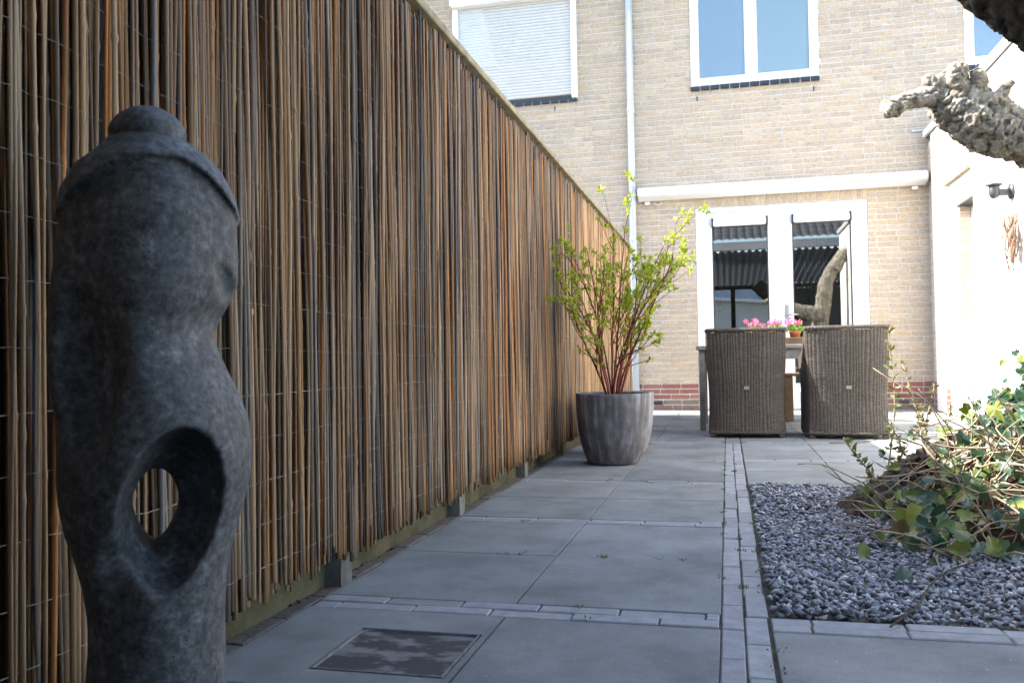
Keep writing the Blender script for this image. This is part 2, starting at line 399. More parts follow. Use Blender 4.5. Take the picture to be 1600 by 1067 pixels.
for i, (a, b) in enumerate(strips):
    for k in range(2 if b - a > .08 else 1):
        n = 2 if b - a > .08 else 1; h = (b - a) / n
        paver_row(XL, S0 - .003, a + k * h, a + (k + 1) * h, 'x', start=rng.uniform(0, .18))
    nxt = strips[i + 1][0] if i + 1 < len(strips) else D
    jx = JX if i % 2 == 0 or i < 2 else JX - .02
    slabs_between(XL, S0, b, nxt, [jx], 2 if nxt - b > .6 else 1)
# right of the strip: slabs in front, pavers round the gravel, slabs behind
RX = 2.14
slabs_between(S1 + .004, RX, -2.4, 2.005, [.585, 1.09, 1.6], 9)
for k in range(2): paver_row(S1 + .004, RX, 2.01 + k * .055, 2.065 + k * .055, 'x', start=rng.uniform(0, .18))
paver_row(S1 + .004, RX, 4.30, 4.352, 'x', start=.1)
for (a, b) in ((4.356, 5.30), (5.36, 6.40), (6.465, 7.58), (7.65, 8.73), (8.80, 9.86), (9.93, D)):
    slabs_between(S1 + .004, RX, a, b, [.53, 1.03, 1.55], 2 if b - a > .6 else 1)
for (a, b) in ((5.30, 5.36), (6.40, 6.465), (7.58, 7.65), (8.73, 8.80), (9.86, 9.93)):
    paver_row(S1 + .004, RX, a, b, 'x', start=rng.uniform(0, .18))
for (a, b) in ((6.40, 7.58), (7.65, 8.73), (8.8, 9.86), (9.93, D)):
    slabs_between(S0 + .001, S1 + .001, a + .0, b, [], 2)

# inspection cover let into the slab
ic = empty("inspection_cover", (-.68, 1.73, 0), "square concrete inspection cover with dark wet stain let into the slabs", "cover")
t = NT("stained_concrete"); n1 = t.noise(t.pos((1, 1.6, 1)), 7, 6, .6)
base = t.ramp(t.noise(t.pos(), 40, 5), [(.3, (.165, .162, .165)), (.7, (.215, .21, .208))])
M['cover'] = t.done(t.mix(t.ramp(n1, [(.49, 1.0), (.56, 0.0)]), base, (.06, .059, .062)), .7, t.bump(t.noise(t.pos(), 150, 3), .3, .002), .3)
cv = MB(); hx0, hx1, hy0, hy1 = -.814, -.5455, 1.602, 1.860; r_ = .035
pts = [(hx0, hy0), (hx1, hy0), (hx1, hy1)] + [(hx0 + r_ - r_ * math.sin(a), hy1 - r_ + r_ * math.cos(a)) for a in [i * math.pi / 12 for i in range(7)]]
b0 = len(pts); cv.v = [(x + .68, y - 1.73, -.004) for x, y in pts] + [(x + .68, y - 1.73, -.03) for x, y in pts]
cv.f = [tuple(range(b0))] + [tuple(reversed(range(b0, 2 * b0)))] + [(i, i + b0, (i + 1) % b0 + b0, (i + 1) % b0) for i in range(b0)]
cv.build("lid", M['cover'], ic)
MB().box(-.141, .1415, -.135, .137, -.045, -.008).build("seat", M['slab'], ic)
fr = MB(); cx, cy = sum(p[0] for p in pts) / b0, sum(p[1] for p in pts) / b0
out = [(x + (x - cx) * .016 , y + (y - cy) * .016) for x, y in pts]
fr.v = [(x + .68, y - 1.73, .0016) for x, y in pts] + [(x + .68, y - 1.73, .0016) for x, y in out] + [(x + .68, y - 1.73, -.02) for x, y in pts] + [(x + .68, y - 1.73, -.02) for x, y in out]
for i in range(b0):
    j = (i + 1) % b0
    fr.f += [(i, b0 + i, b0 + j, j), (i, j, 2 * b0 + j, 2 * b0 + i), (b0 + i, 3 * b0 + i, 3 * b0 + j, b0 + j)]
M['mortarrim'] = plain("pale_mortar_rim", (.21, .22, .225), .9, .3, 40, .4, .2)
fr.build("rim", M['mortarrim'], ic)

# gravel
def gravel(name, n, x0, x1, y0, y1, z, smin, smax, mat, layers=.02, zf=None):
    c = np.stack([nrg.uniform(x0, x1, n), nrg.uniform(y0, y1, n), z + nrg.uniform(-layers, 0, n)], 1)
    if zf is not None: c[:, 2] += zf(c[:, 0], c[:, 1])
    base = np.array([(1, 0, 0), (-1, 0, 0), (0, 1, 0), (0, -1, 0), (.15, .1, 1), (-.1, -.15, -1)], float)
    q = nrg.normal(size=(n, 4)) * np.array([1, .30, .30, 1]); q /= np.linalg.norm(q, axis=1)[:, None]
    a, b, cc, d = q.T
    Rm = np.stack([np.stack([1 - 2 * (cc ** 2 + d ** 2), 2 * (b * cc - a * d), 2 * (b * d + a * cc)], 1), np.stack([2 * (b * cc + a * d), 1 - 2 * (b ** 2 + d ** 2), 2 * (cc * d - a * b)], 1), np.stack([2 * (b * d - a * cc), 2 * (cc * d + a * b), 1 - 2 * (b ** 2 + cc ** 2)], 1)], 1)
    sz = nrg.uniform(smin, smax, (n, 1, 1)) * nrg.uniform(.55, 1.25, (n, 6, 1)) * np.array([1.0, .72, .42])[None, None, :]
    P = np.einsum('nij,nkj->nki', Rm, base[None] * sz) + c[:, None, :]
    T = np.array([(0, 2, 4), (2, 1, 4), (1, 3, 4), (3, 0, 4), (2, 0, 5), (1, 2, 5), (3, 1, 5), (0, 3, 5)])
    F = (np.arange(n)[:, None, None] * 6 + T[None]).reshape(-1, 3)
    o = npmesh(name, P.reshape(-1, 3), F, mat); tag(o, kind="stuff"); return o
gb = MB().box(S1 + .002, 2.14, 2.122, 4.298, -.05, -.02).build("gravel_bed", M['sand']); tag(gb, kind="structure")
wav = lambda x, y: .006 * np.sin(x * 7 + y * 3) + .005 * np.sin(y * 9 - x * 4)
tag(gravel("gravel", 30000, S1 + .012, 2.0, 2.135, 4.285, .013, .008, .0185, M['gravel'], .022, wav), "blue grey slate chippings filling the bed beside the path", "gravel")
# soil and debris along the fence foot
ss = MB().box(-1.20, -1.079, -2.5, 9.6, -.06, -.018).build("soil_strip", M['soil']); tag(ss, kind="structure")
tag(gravel("debris", 2600, -1.13, -1.06, .8, 9.5, .0, .004, .012, M['soil'], .02), "dark soil crumbs and grit along the fence foot", "debris")

# ------------------------------------------------------------------ willow fence
fence = empty("willow_fence", (-1.06, 4.5, 0), "long screen of upright willow rods with olive top rail on the left", "fence")
FO = Vector((-1.06, 4.5, 0))
def fpart(mb, name, mat, smooth=False):
    mb.v = [tuple(Vector(v) - FO) for v in mb.v]; return mb.build(name, mat, fence, smooth)
FY0, FY1 = -2.3, 9.56
yb = FY0
while yb < FY1 - .01:                                   # dark boards behind the rods
    b = MB().cbox(-1.128, -1.104, yb + .0008, min(yb + .14, FY1) - .0008, -.03, 1.8205, .002); fpart(b, "board", M['board']); yb += .14
fpart(MB().box(-1.142, -1.1285, FY0, FY1, -.05, 1.8205), "backing", M['board']); ends = [-1.2, 0, 1.15, 2.236, 3.32, 4.46, 5.53, 6.6, 7.7, 8.75, 9.52]  # backing is an unseen sheet added to stop sun leaking between boards
for p in ends:
    fpart(MB().cbox(-1.10, -1.03, p - .035, p + .035, -.3, 1.80, .004), "post", M['post'])
for a, b in zip(ends[:-1], ends[1:]):
    fpart(MB().cbox(-1.102, -1.078, a + .037, b - .037, -.012, .155 + rng.uniform(-.01, .01), .003), "gravel_board", M['mosswood'])
    fpart(MB().cbox(-1.125, -.985, a + .002, b - .002, 1.822 + rng.uniform(-.003, .003), 1.851, .004), "top_rail", M['caprail'])
    fpart(MB().cbox(-1.075, -1.035, a + .038, b - .038, 1.70, 1.785, .003), "cross_rail", M['caprail'])
def rod_mesh(i, mat):
    r = random.Random(100 + i); n = 7; segs = 15
    rad = r.uniform(.0042, .0082) if i % 4 else r.uniform(.0078, .0098)
    ph = [r.uniform(0, 6.28) for _ in range(4)]; am = r.uniform(.003, .014)
    pts = []; rs = []; kn = [r.uniform(.1, .95) for _ in range(r.randint(3, 6))]; tap = r.uniform(.72, .95)
    ts = sorted(set([k / segs for k in range(segs + 1)] + kn + [max(0, k - .008) for k in kn] + [min(1, k + .008) for k in kn]))
    kink = r.uniform(.2, .8); kd = r.uniform(-.006, .006)
    for tt in ts:
        dy = am * math.sin(tt * 3.3 + ph[0]) + .4 * am * math.sin(tt * 9 + ph[1]) + kd * abs(tt - kink)
        dx = .003 * math.sin(tt * 5 + ph[2]) + .002 * math.sin(tt * 13 + ph[3])
        pts.append((dx, dy, tt * 1.68)); q = rad * (1 - (1 - tap) * tt)
        if any(abs(tt - k) < 1e-6 for k in kn): q *= 1.32
        rs.append(q)
    return MB().tube(pts, rs, n).mesh("rod", mat, True)
variants = [rod_mesh(i, M['rod']) for i in range(28)]
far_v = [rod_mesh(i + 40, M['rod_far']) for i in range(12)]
rods = []
y = FY0 + .02; i = 0
while y < FY1 - .02:
    k = rng.random()
    step = rng.uniform(.0055, .0112)
    rods.append((y, -1.006 + rng.uniform(-.008, .006), 1))
    if k < (.45 if y < 1.6 else .5): rods.append((y + rng.uniform(-.007, .007), -1.026 + rng.uniform(-.003, .003), 0))
    y += step
vis = sorted([q for q in rods if q[0] > .93], key=lambda q: (q[2] == 0, q[0])) 
front_near = [q for q in rods if .93 < q[0] and q[2] == 1]; keep = set(front_near[:300])
big = {'rod': MB(), 'rod_far': MB()}
for q in rods:
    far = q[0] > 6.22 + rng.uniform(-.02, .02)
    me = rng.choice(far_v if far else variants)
    zb = .085 + .028 * noise.noise(Vector((q[0] * 1.1, 3, 0))) + .022 * noise.noise(Vector((q[0] * 5, 9, 0))) + rng.uniform(-.012, .03)
    if rng.random() < .03: zb += rng.uniform(.02, .1)
    zt = 1.803 + .012 * noise.noise(Vector((q[0] * 3, 0, 5))) + rng.uniform(-.035, .008) - (rng.uniform(.02, .07) if rng.random() < .06 else 0)
    thin = rng.uniform(.8, 1.15) * .70; flip = rng.random() < .4; sc = (zt - zb) / 1.68
    Mx = Matrix.Translation((q[1], q[0], zb if not flip else zt)) @ Matrix.Rotation(rng.gauss(0, .0115), 4, 'X') @ Matrix.Rotation(math.pi if flip else 0, 4, 'X') @ Matrix.Rotation(rng.choice((0, 3.14159)) + rng.uniform(-.5, .5), 4, 'Z') @ Matrix.Diagonal((thin, thin, sc, 1))
    if q in keep:
        o = link("rod", me, fence); o.matrix_local = Matrix.Translation(-FO) @ Mx
    else:
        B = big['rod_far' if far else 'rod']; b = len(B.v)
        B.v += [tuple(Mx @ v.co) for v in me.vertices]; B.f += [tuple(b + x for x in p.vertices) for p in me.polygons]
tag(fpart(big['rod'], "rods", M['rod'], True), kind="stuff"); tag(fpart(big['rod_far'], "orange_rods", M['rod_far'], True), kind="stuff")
for k in range(18):                                     # woven wires
    z0 = .165 + k * .094; mb = MB(); pts = []; n = 420
    for j in range(n + 1):
        yy = .2 + (9.5 - .2) * (j / n) ** 1.35
        z = z0 + .016 * noise.noise(Vector((yy * .9, k * .37, 0))) + .004 * noise.noise(Vector((yy * 9, k * 3.1, 2))) + .0025 * noise.noise(Vector((yy * 40, k, 4)))
        pts.append((-1.0015 + .009 * noise.noise(Vector((yy * 38, k * 7.7, 8))), yy, z))
    mb.tube(pts, .0005, 4); fpart(mb, "wire", M['wire'])

# ------------------------------------------------------------------ brick house
house = empty("brick_house", (0, D, 0), "two storey house of buff brick with white doors and windows", "house")
def hp(mb, name, mat, parent=house, smooth=False):
    mb.v = [(v[0], v[1] - D, v[2]) for v in mb.v]; return mb.build(name, mat, parent, smooth)
DL, DR, DT = -.327, 1.57, 2.366
openings = [(DL, DR, -.1, DT), (-.340, 1.09, 3.80, 5.25), (-3.26, -1.69, 3.83, 5.22), (2.612, 3.50, 3.765, 5.2)]
solid = openings + [(2.203, 4.5, -.1, 2.94), (DL - .004, DR + .004, DT, DT + .119), (-.345, 1.094, 3.747, 3.80), (-3.265, -1.70, 3.755, 3.83), (2.605, 3.5, 3.712, 3.765)]
WX0, WX1, WZ = -4.6, 3.9, 5.62
xs = sorted(set([WX0, WX1] + [v for o_ in openings for v in o_[:2] if WX0 < v < WX1])); zs = sorted(set([0, WZ] + [v for o_ in openings for v in o_[2:] if 0 < v < WZ]))
wall = MB()
for a, b in zip(xs[:-1], xs[1:]):
    for c, d in zip(zs[:-1], zs[1:]):
        mx, mz = (a + b) / 2, (c + d) / 2
        if any(o_[0] < mx < o_[1] and o_[2] < mz < o_[3] for o_ in openings): continue
        wall.box(a, b, D + .0065, D + .12, c, d)
hp(wall, "wall", M['mortar'])
bricks = []; CH = .0625
for row in range(int(WZ / CH)):
    z0 = row * CH + .005; z1 = z0 + .0505
    x = WX0 + (.11 if row % 2 else 0) + rng.uniform(-.006, .006)
    while x < WX1:
        L = .209 + rng.uniform(-.003, .003)
        if rng.random() < .05: L = .099
        segs = [(x, min(x + L, WX1))]; x += L + .011
        for o_ in solid:
            if o_[2] < z1 - .004 and o_[3] > z0 + .004:
                ns = []
                for a, b in segs:
                    if b <= o_[0] or a >= o_[1]: ns.append((a, b)); continue
                    if a < o_[0] - .0: ns.append((a, o_[0] - .002))
                    if b > o_[1]: ns.append((o_[1] + .002, b))
                segs = ns
        for a, b in segs:
            if b - a < .025: continue
            if a < -1.25 and z1 < 1.9: continue
            j = rng.uniform(-.0018, .0018); dz = rng.uniform(-.0012, .0012)
            mat = 'brick' if row > 4 else ('brick_red' if row in (2, 3, 4) or (row == 0 and rng.random() < .4) else 'brick_dirty')
            bricks.append((a, b, z0 + dz, z1 + dz, j, mat))
xx = DL + .001                                             # soldier course above the door
while xx < DR - .03:
    bricks.append((xx, min(xx + .0505, DR), DT + .006, DT + .112, rng.uniform(-.001, .001), 'brick')); xx += .0616
inview = lambda b: -1.02 < b[0] < 2.2 and b[2] < 4.5
order = sorted([b for b in bricks if inview(b) and b[1] - b[0] > .15], key=lambda b: (b[0] * .5 + .2) ** 2 * 0 + abs((b[2] + .03) - .9 + (0 if b[0] > 1.5 else .3)))
order = sorted([b for b in bricks if inview(b)], key=lambda b: math.hypot(b[0], b[2] - H) - 1.2 * (b[1] - b[0]))[:300]
keep = set(map(id, order)); rest = {'brick': MB(), 'brick_red': MB(), 'brick_dirty': MB()}; bm = {}
for b in bricks:
    if id(b) in keep:
        key = (round(b[1] - b[0], 3), round(b[3] - b[2], 3), b[5])
        if key not in bm: bm[key] = MB().cbox(-key[0] / 2, key[0] / 2, 0, .05, 0, key[1], .0025).mesh("brick", M[b[5]])
        o = link("brick", bm[key], house); o.location = ((b[0] + b[1]) / 2, b[4], b[2])
    else:
        rest[b[5]].cbox(b[0], b[1], D + b[4], D + .05, b[2], b[3], .0025)
for k, nm in (('brick', 'far_bricks'), ('brick_red', 'far_red_bricks'), ('brick_dirty', 'far_dirty_bricks')):
    if rest[k].v: tag(hp(rest[k], nm, M[k]), kind="stuff")
def frame(mb, x0, x1, z0, z1, wd, y0, y1):
    mb.cbox(x0, x0 + wd, y0, y1, z0, z1, .004); mb.cbox(x1 - wd, x1, y0, y1, z0, z1, .004)
    mb.cbox(x0 + wd, x1 - wd, y0, y1, z0, z0 + wd, .004); mb.cbox(x0 + wd, x1 - wd, y0, y1, z1 - wd, z1, .004)
# french doors
door = empty("french_door", (0, 0, 0)); door.parent = house; tag(door, "white double glazed doors behind the wicker chairs")
mb = MB(); frame(mb, DL + .004, DR - .004, 0.005, DT - .004, .055, D + .012, D + .10); hp(mb, "frame", M['white'], door)
GZ0 = .30
for (a, b, g0, g1) in ((DL + .062, .617, -.140, .490), (.621, DR - .062, .755, 1.396)):
    mb = MB(); y0, y1 = D + .022, D + .075
    mb.cbox(a, g0, y0, y1, .06, DT - .062, .004); mb.cbox(g1, b, y0, y1, .06, DT - .062, .004)
    mb.cbox(g0, g1, y0, y1, .06, GZ0, .004); mb.cbox(g0, g1, y0, y1, 2.20, DT - .062, .004)
    hp(mb, "leaf", M['white'], door)
    hp(MB().box(g0 - .01, g1 + .01, D + .044, D + .05, GZ0 - .01, 2.21), "pane", M['glass'], door)
    bd = MB(); bw = .014
    bd.box(g0, g0 + bw, D + .030, D + .043, GZ0, 2.20); bd.box(g1 - bw, g1, D + .030, D + .043, GZ0, 2.20)
    hp(bd, "screen_rail", M['darkgrey'], door)
    hp(MB().cbox(g0 + .018, g1 - .018, D - .03, D + .026, 2.135, 2.215, .012), "screen_cassette", M['alu'], door)
    for x in (g0 + .002, g1 - .014): hp(MB().cbox(x - .004, x + .016, D - .034, D + .028, 2.125, 2.235, .005), "cassette_end", M['black'], door)
hp(MB().cbox(.664, .700, D + .008, D + .024, 1.0, 1.20, .004), "handle_plate", M['steel'], door)
hp(MB().tube([(.682, D + .01, 1.085), (.682, D - .04, 1.085), (.70, D - .048, 1.085), (.80, D - .048, 1.085)], .009, 8), "handle", M['steel'], door, True)
# room behind the door with curtains
room = MB(); X0, X1, Y0, Y1, Z0, Z1 = -1.2, 2.1, D + .13, D + 3.6, .0, 2.6
room.quad((X0, Y1, Z0), (X1, Y1, Z0), (X1, Y1, Z1), (X0, Y1, Z1)); room.quad((X0, Y0, Z0), (X0, Y1, Z0), (X0, Y1, Z1), (X0, Y0, Z1)); room.quad((X1, Y0, Z0), (X1, Y0, Z1), (X1, Y1, Z1), (X1, Y1, Z0))
room.quad((X0, Y0, Z0), (X1, Y0, Z0), (X1, Y1, Z0), (X0, Y1, Z0)); room.quad((X0, Y0, Z1), (X0, Y1, Z1), (X1, Y1, Z1), (X1, Y0, Z1))
room.quad((X0, Y0, Z0), (X0, Y0, Z1), (DL, Y0, Z1), (DL, Y0, Z0)); room.quad((DR, Y0, Z0), (DR, Y0, Z1), (X1, Y0, Z1), (X1, Y0, Z0)); room.quad((DL, Y0, DT), (DL, Y0, Z1), (DR, Y0, Z1), (DR, Y0, DT))
hp(room, "room", M['room'])
for (a, b) in ((-.20, -.03), (.86, 1.12)):
    cu = MB().grid(lambda u, v: (a + (b - a) * u, D + .22 + .022 * math.sin(u * (b - a) * 150), .05 + 2.4 * v), 40, 1); hp(cu, "curtain", M['curtain'], house, True)
# upper windows
def window(x0, x1, z0, z1, panes, mull, lab):
    wn = empty("window", (0, 0, 0)); wn.parent = house; tag(wn, lab)
    mb = MB(); frame(mb, x0, x1, z0, z1, .062, D - .012, D + .08)
    for mx in mull: mb.cbox(mx[0], mx[1], D - .010, D + .078, z0 + .062, z1 - .062, .004)
    hp(mb, "frame", M['white'], wn)
    for (a, b, bm_) in panes:
        s = MB(); frame(s, a, b, z0 + .064, z1 - .064, .034, D + .006, D + .06); hp(s, "sash", M['white'], wn)
        hp(MB().box(a + .03, b - .03, D + .034, D + .040, z0 + .09, z1 - .09), "pane", M['wglass'], wn)
        hp(MB().box(a + .02, b - .02, D + .075, D + .080, z0 + .07, z1 - .07), "blind", M[bm_], wn)
    hp(MB().box(x0 - .003, x1 + .003, D - .024, D + .03, z0 - .050, z0 - .006), "sill_bed", M['mortar'], wn)
    x = x0 - .004; k = 0
    while x < x1 + .004 - .02:
        hp(MB().cbox(x, min(x + .104, x1 + .004), D - .03, D + .03, z0 - .052, z0 - .004, .004), "sill_tile", M['glaze'], wn); x += .112
    return wn
window(-.340, 1.09, 3.80, 5.24, [(-.276, .312, 'blind'), (.386, 1.026, 'blind2')], [(.314, .384)], "white window with two pale blue panes above the awning")
window(2.612, 3.49, 3.765, 5.19, [(2.678, 3.426, 'blind')], [], "white window with pale blue pane above the white extension")
# roller shutter window
sh = empty("roller_shutter", (0, 0, 0)); sh.parent = house; tag(sh, "closed white roller shutter at upper left")
for q in (-3.26, -1.76): hp(MB().cbox(q, q + .07, D - .055, D + .05, 3.79, 5.03, .005), "guide_rail", M['alu'], sh)
hp(MB().cbox(-3.27, -1.68, D - .14, D + .05, 5.03, 5.22, .02), "shutter_box", M['alu'], sh)
z = 3.845
while z < 5.03:
    q = MB().grid(lambda u, v: (-3.188 + u * 1.426, D - .010 - .011 * math.sin(v * math.pi) ** .7, z + .0365 * v), 1, 7); hp(q, "slat", M['slat'], sh, True); z += .0385
hp(MB().box(-3.19, -1.76, D - .01, D + .05, 3.79, 3.838), "bottom_gap", M['black'], sh)
hp(MB().box(-3.262, -1.702, D - .024, D + .03, 3.754, 3.784), "sill_bed", M['mortar'], sh)
x = -3.262
while x < -1.70:
    hp(MB().cbox(x, min(x + .104, -1.70), D - .03, D + .03, 3.752, 3.786, .004), "sill_tile", M['glaze'], sh); x += .112
# downpipe
dp = MB().tube([(-1.052, D - .055, -.02), (-1.052, D - .055, 5.5)], .040, 20); hp(dp, "downpipe", M['pvc'], house, True)
for z in (.9, 2.0, 3.55, 4.9): hp(MB().lathe([(.041, z), (.046, z + .004), (.046, z + .05), (.041, z + .054)], 20, (-1.052, D - .055)), "pipe_collar", M['pvc'], house, True)
for x in (-.80, 1.90): hp(MB().box(x - .05, x + .05, D - .004, D + .03, .062, .105), "air_vent", M['black'])
for (x, z) in ((-.275, 3.63), (1.03, 3.63), (-1.98, 3.66)): hp(MB().box(x - .006, x + .006, D - .004, D + .02, z, z + .055), "weep_hole", M['black'])
hp(MB().tube([(2.05, D - .012, 3.085), (2.19, D - .012, 3.085)], .012, 8), "overflow_pipe", M['pvc'], house, True)
# eaves and roof
hp(MB().box(WX0, WX1, D - .35, D + .1, WZ + .001, WZ + .03), "soffit", M['white'])
hp(MB().cbox(WX0, WX1, D - .45, D - .35, WZ - .02, WZ + .10, .02), "gutter", M['pvc'])
rf = MB(); rf.quad((WX0, D - .40, WZ + .11), (WX1, D - .40, WZ + .11), (WX1, D + 4.4, WZ + 3.3), (WX0, D + 4.4, WZ + 3.3)); rf.quad((WX0, D + 9, WZ + .11), (WX0, D + 4.4, WZ + 3.3), (WX1, D + 4.4, WZ + 3.3), (WX1, D + 9, WZ + .11)); hp(rf, "roof", M['tile'])
bk = MB().box(WX0, WX1, D + 3.7, D + 3.8, 0, WZ); hp(bk, "back_wall", M['brick'])

# awning cassette
aw = empty("awning", (.6, D, 2.5), "closed white awning cassette over the glazed doors", "awning")
prof = [(0, .0), (-.06, -.012), (-.13, .005), (-.19, .03), (-.212, .06), (-.205, .095), (-.17, .125), (-.08, .15), (0, .155)]
AX0, AX1 = -.975, 2.165
mb = MB(); n = len(prof)
for x in (AX0 + .012, AX1 - .012):
    mb.v += [(x - .6, p[0] - .004, p[1] - .02) for p in prof]
mb.f = [(i, i + 1, n + i + 1, n + i) for i in range(n - 1)] + [(n - 1, 0, n, 2 * n - 1), tuple(range(n)), tuple(reversed(range(n, 2 * n)))]
ab = mb.build("cassette", M['alu'], aw)
for x in (AX0, AX1 - .011):
    e = MB(); e.v = [(x - .6, p[0] * 1.03 - .004, p[1] * 1.04 - .023) for p in prof] + [(x + .011 - .6, p[0] * 1.03 - .004, p[1] * 1.04 - .023) for p in prof]
    e.f = list(mb.f); e.build("end_cap", M['alu'], aw)
for x in (AX0 + .10, 2.06): MB().cbox(x - .6 - .03, x - .6 + .03, -.06, -.003, -.07, -.036, .004).build("bracket", M['alu'], aw)
MB().tube([(-.80 - .6 + k * .012, -.03 - .0 * k, -.045 - .03 * math.sin(k / 8 * math.pi)) for k in range(9)], .005, 6).build("cable", M['alu'], aw, True)

# ------------------------------------------------------------------ white extension
EX = 2.185; EY0, EY1, EZ = 2.9, 10.2, 2.98  # near end lengthened out of view to bounce sunlight onto the fence
ext = empty("white_extension", (EX, 8, 0), "white rendered single storey extension, sunlit, on the right", "extension")
def ep(mb, name, mat, smooth=False, parent=None):
    mb.v = [(v[0] - EX, v[1] - 8, v[2]) for v in mb.v]; return mb.build(name, mat, parent or ext, smooth)
wy0, wy1, wz0, wz1 = 8.60, 9.105, .885, 2.03
mb = MB()
mb.box(EX, EX + .12, EY0, wy0, 0, EZ); mb.box(EX, EX + .12, wy1, EY1, 0, EZ); mb.box(EX, EX + .12, wy0, wy1, 0, wz0); mb.box(EX, EX + .12, wy0, wy1, wz1, EZ)
mb.box(EX + .121, EX + 1.8, EY0, EY0 + .12, 0, EZ); ep(mb, "wall", M['render'])
mb = MB().box(EX + .025, EX + .12, EY1 + .002, D - .052, .0, 2.94); ep(mb, "brick_return", M['mortar'])
for k in range(46):
    z0 = k * CH + .005
    ep(MB().cbox(EX + .018, EX + .05, EY1 + .006, D - .056, z0, z0 + .0505, .002), "brick", M['brick'] if k > 4 else M['brick_red'])
ep(MB().cbox(EX - .035, EX + 1.9, EY0 - .02, D - .054, EZ + .012, EZ + .085, .004), "roof_edge", M['alu'])
ep(MB().box(EX - .004, EX + 1.8, EY0, D - .056, EZ, EZ + .012), "roof_joint", M['darkgrey'])
ep(MB().cbox(EX - .035, EX - .0005, 8.66, 9.54, 2.285, 2.312, .004), "drip_ledge", M['caprail'])
for k in range(int((wz1 - wz0) / CH)):
    z0 = wz0 + .012 + k * CH
    ep(MB().cbox(EX + .004, EX + .1, wy1 - .008, wy1 + .0, z0, z0 + .0505, .002), "jamb_brick", M['brick'])
ep(MB().box(EX - .012, EX + .115, wy0 + .002, wy1 + .04, wz1 - .02, wz1 - .002), "lintel", M['darkgrey'])
mb = MB(); mb.box(EX + .105, EX + .16, wy0 + .001, wy1 - .01, wz0, wz1 - .022); ep(mb, "white_infill", M['white'])  # white panel in place of the pane, bounces light onto the jamb
mb = MB().box(EX - .006, EX + .03, 9.61, 9.755, .012, .262); ep(mb, "brick_pier", M['mortar'])
for k in range(4): ep(MB().cbox(EX - .012, EX + .03, 9.606, 9.758, k * CH + .015, k * CH + .066, .003), "pier_brick", M['brick_red'])

# wall lamp
lm = empty("wall_lamp", (EX, 7.5, 1.86), "dark grey outdoor wall lamp with cup shade on white extension", "lamp")
MB().tube([(-.001, 0, 0), (-.02, 0, 0)], .062, 24).build("wall_plate", M['darkgrey'], lm, True)
MB().cbox(-.115, -.02, -.018, .018, -.03, .022, .004).build("arm", M['darkgrey'], lm)
MB().lathe([(.004, -.052), (.02, -.048), (.034, -.034), (.040, -.012), (.041, .042), (.036, .05)], 24, (-.128, 0)).build("cup", M['darkgrey'], lm, True)
MB().lathe([(.05, .048), (.058, .05), (.06, .06), (.052, .066), (.02, .07)], 24, (-.128, 0)).build("shade_disc", M['darkgrey'], lm, True)
# hanging vine bundle
vb = empty("vine_bundle", (EX - .06, 7.36, 1.65), "bundle of dry brown vines hanging on the white wall below the lamp", "ornament")
mb = MB()
for k in range(34):
    a = rng.uniform(0, 6.28); r1 = rng.uniform(.01, .045); top = Vector((r1 * math.cos(a) * .8, rng.gauss(0, .06), rng.uniform(-.06, .03)))
    L = rng.uniform(.22, .40); pts = []; ph = rng.uniform(0, 6.28)
    for j in range(9):
        tt = j / 8; pts.append((top.x * (1 - .3 * tt) + .012 * math.sin(ph + tt * 7), top.y * (1 - .6 * tt * tt) + .014 * math.cos(ph + tt * 6), top.z - L * tt))
    mb.tube(pts, rng.uniform(.003, .007), 5)
for k in range(7):
    c = Vector((rng.uniform(-.03, .03), rng.uniform(-.09, .06), rng.uniform(-.22, -.02))); rad = rng.uniform(.02, .035)
    mb.tube([(c.x + .01 * math.sin(j), c.y + rad * math.cos(j * .7), c.z + rad * math.sin(j * .7)) for j in range(11)], .0035, 5)
mb.build("vine", M['vine'], vb, True)
MB().tube([(0.045, 0, -.02), (.05, .02, .05), (.055, .06, .14)], .0015, 4).build("string", M['twig'], vb)

# ------------------------------------------------------------------ stone statue (signed distance field, surface nets)
def surface_nets(f, org, h):
    n = np.array(f.shape) - 1; s = f < 0
    acc = np.zeros((*n, 3)); cnt = np.zeros(n)
    cor = [(i, j, k) for i in (0, 1) for j in (0, 1) for k in (0, 1)]
    sl = lambda c: tuple(slice(c[a], c[a] + n[a]) for a in range(3))
    for a in range(8):
        for b in range(a + 1, 8):
            ca, cb = np.array(cor[a]), np.array(cor[b])
            if np.abs(ca - cb).sum() != 1: continue
            fa, fb = f[sl(ca)], f[sl(cb)]; mk = (fa < 0) != (fb < 0)
            tt = np.where(mk, fa / np.where(np.abs(fa - fb) < 1e-12, 1, fa - fb), 0)
            p = ca[None, None, None] + tt[..., None] * (cb - ca)
            acc += np.where(mk[..., None], p, 0); cnt += mk
    act = cnt > 0; idx = -np.ones(n, int); idx[act] = np.arange(act.sum())
    V = (np.argwhere(act) + acc[act] / cnt[act][:, None]) * h + org
    F = []
    for ax in range(3):
        o = [a for a in range(3) if a != ax]
        a0 = [slice(1, n[q]) for q in range(3)]; a0[ax] = slice(0, n[ax]); a1 = list(a0); a1[ax] = slice(1, n[ax] + 1)
        A, B = s[tuple(a0)], s[tuple(a1)]
        for inv, mk in ((0, A & ~B), (1, ~A & B)):
            p = np.argwhere(mk); p[:, o[0]] += 1; p[:, o[1]] += 1
            q = []
            for d0, d1 in ((-1, -1), (0, -1), (0, 0), (-1, 0)):
                r_ = p.copy(); r_[:, o[0]] += d0; r_[:, o[1]] += d1; q.append(idx[r_[:, 0], r_[:, 1], r_[:, 2]])
            fc = np.stack(q, 1)
            if (ax == 1) != bool(inv): fc = fc[:, ::-1]
            F.append(fc)
    F = np.concatenate(F); F = F[(F >= 0).all(1)]
    return V, F
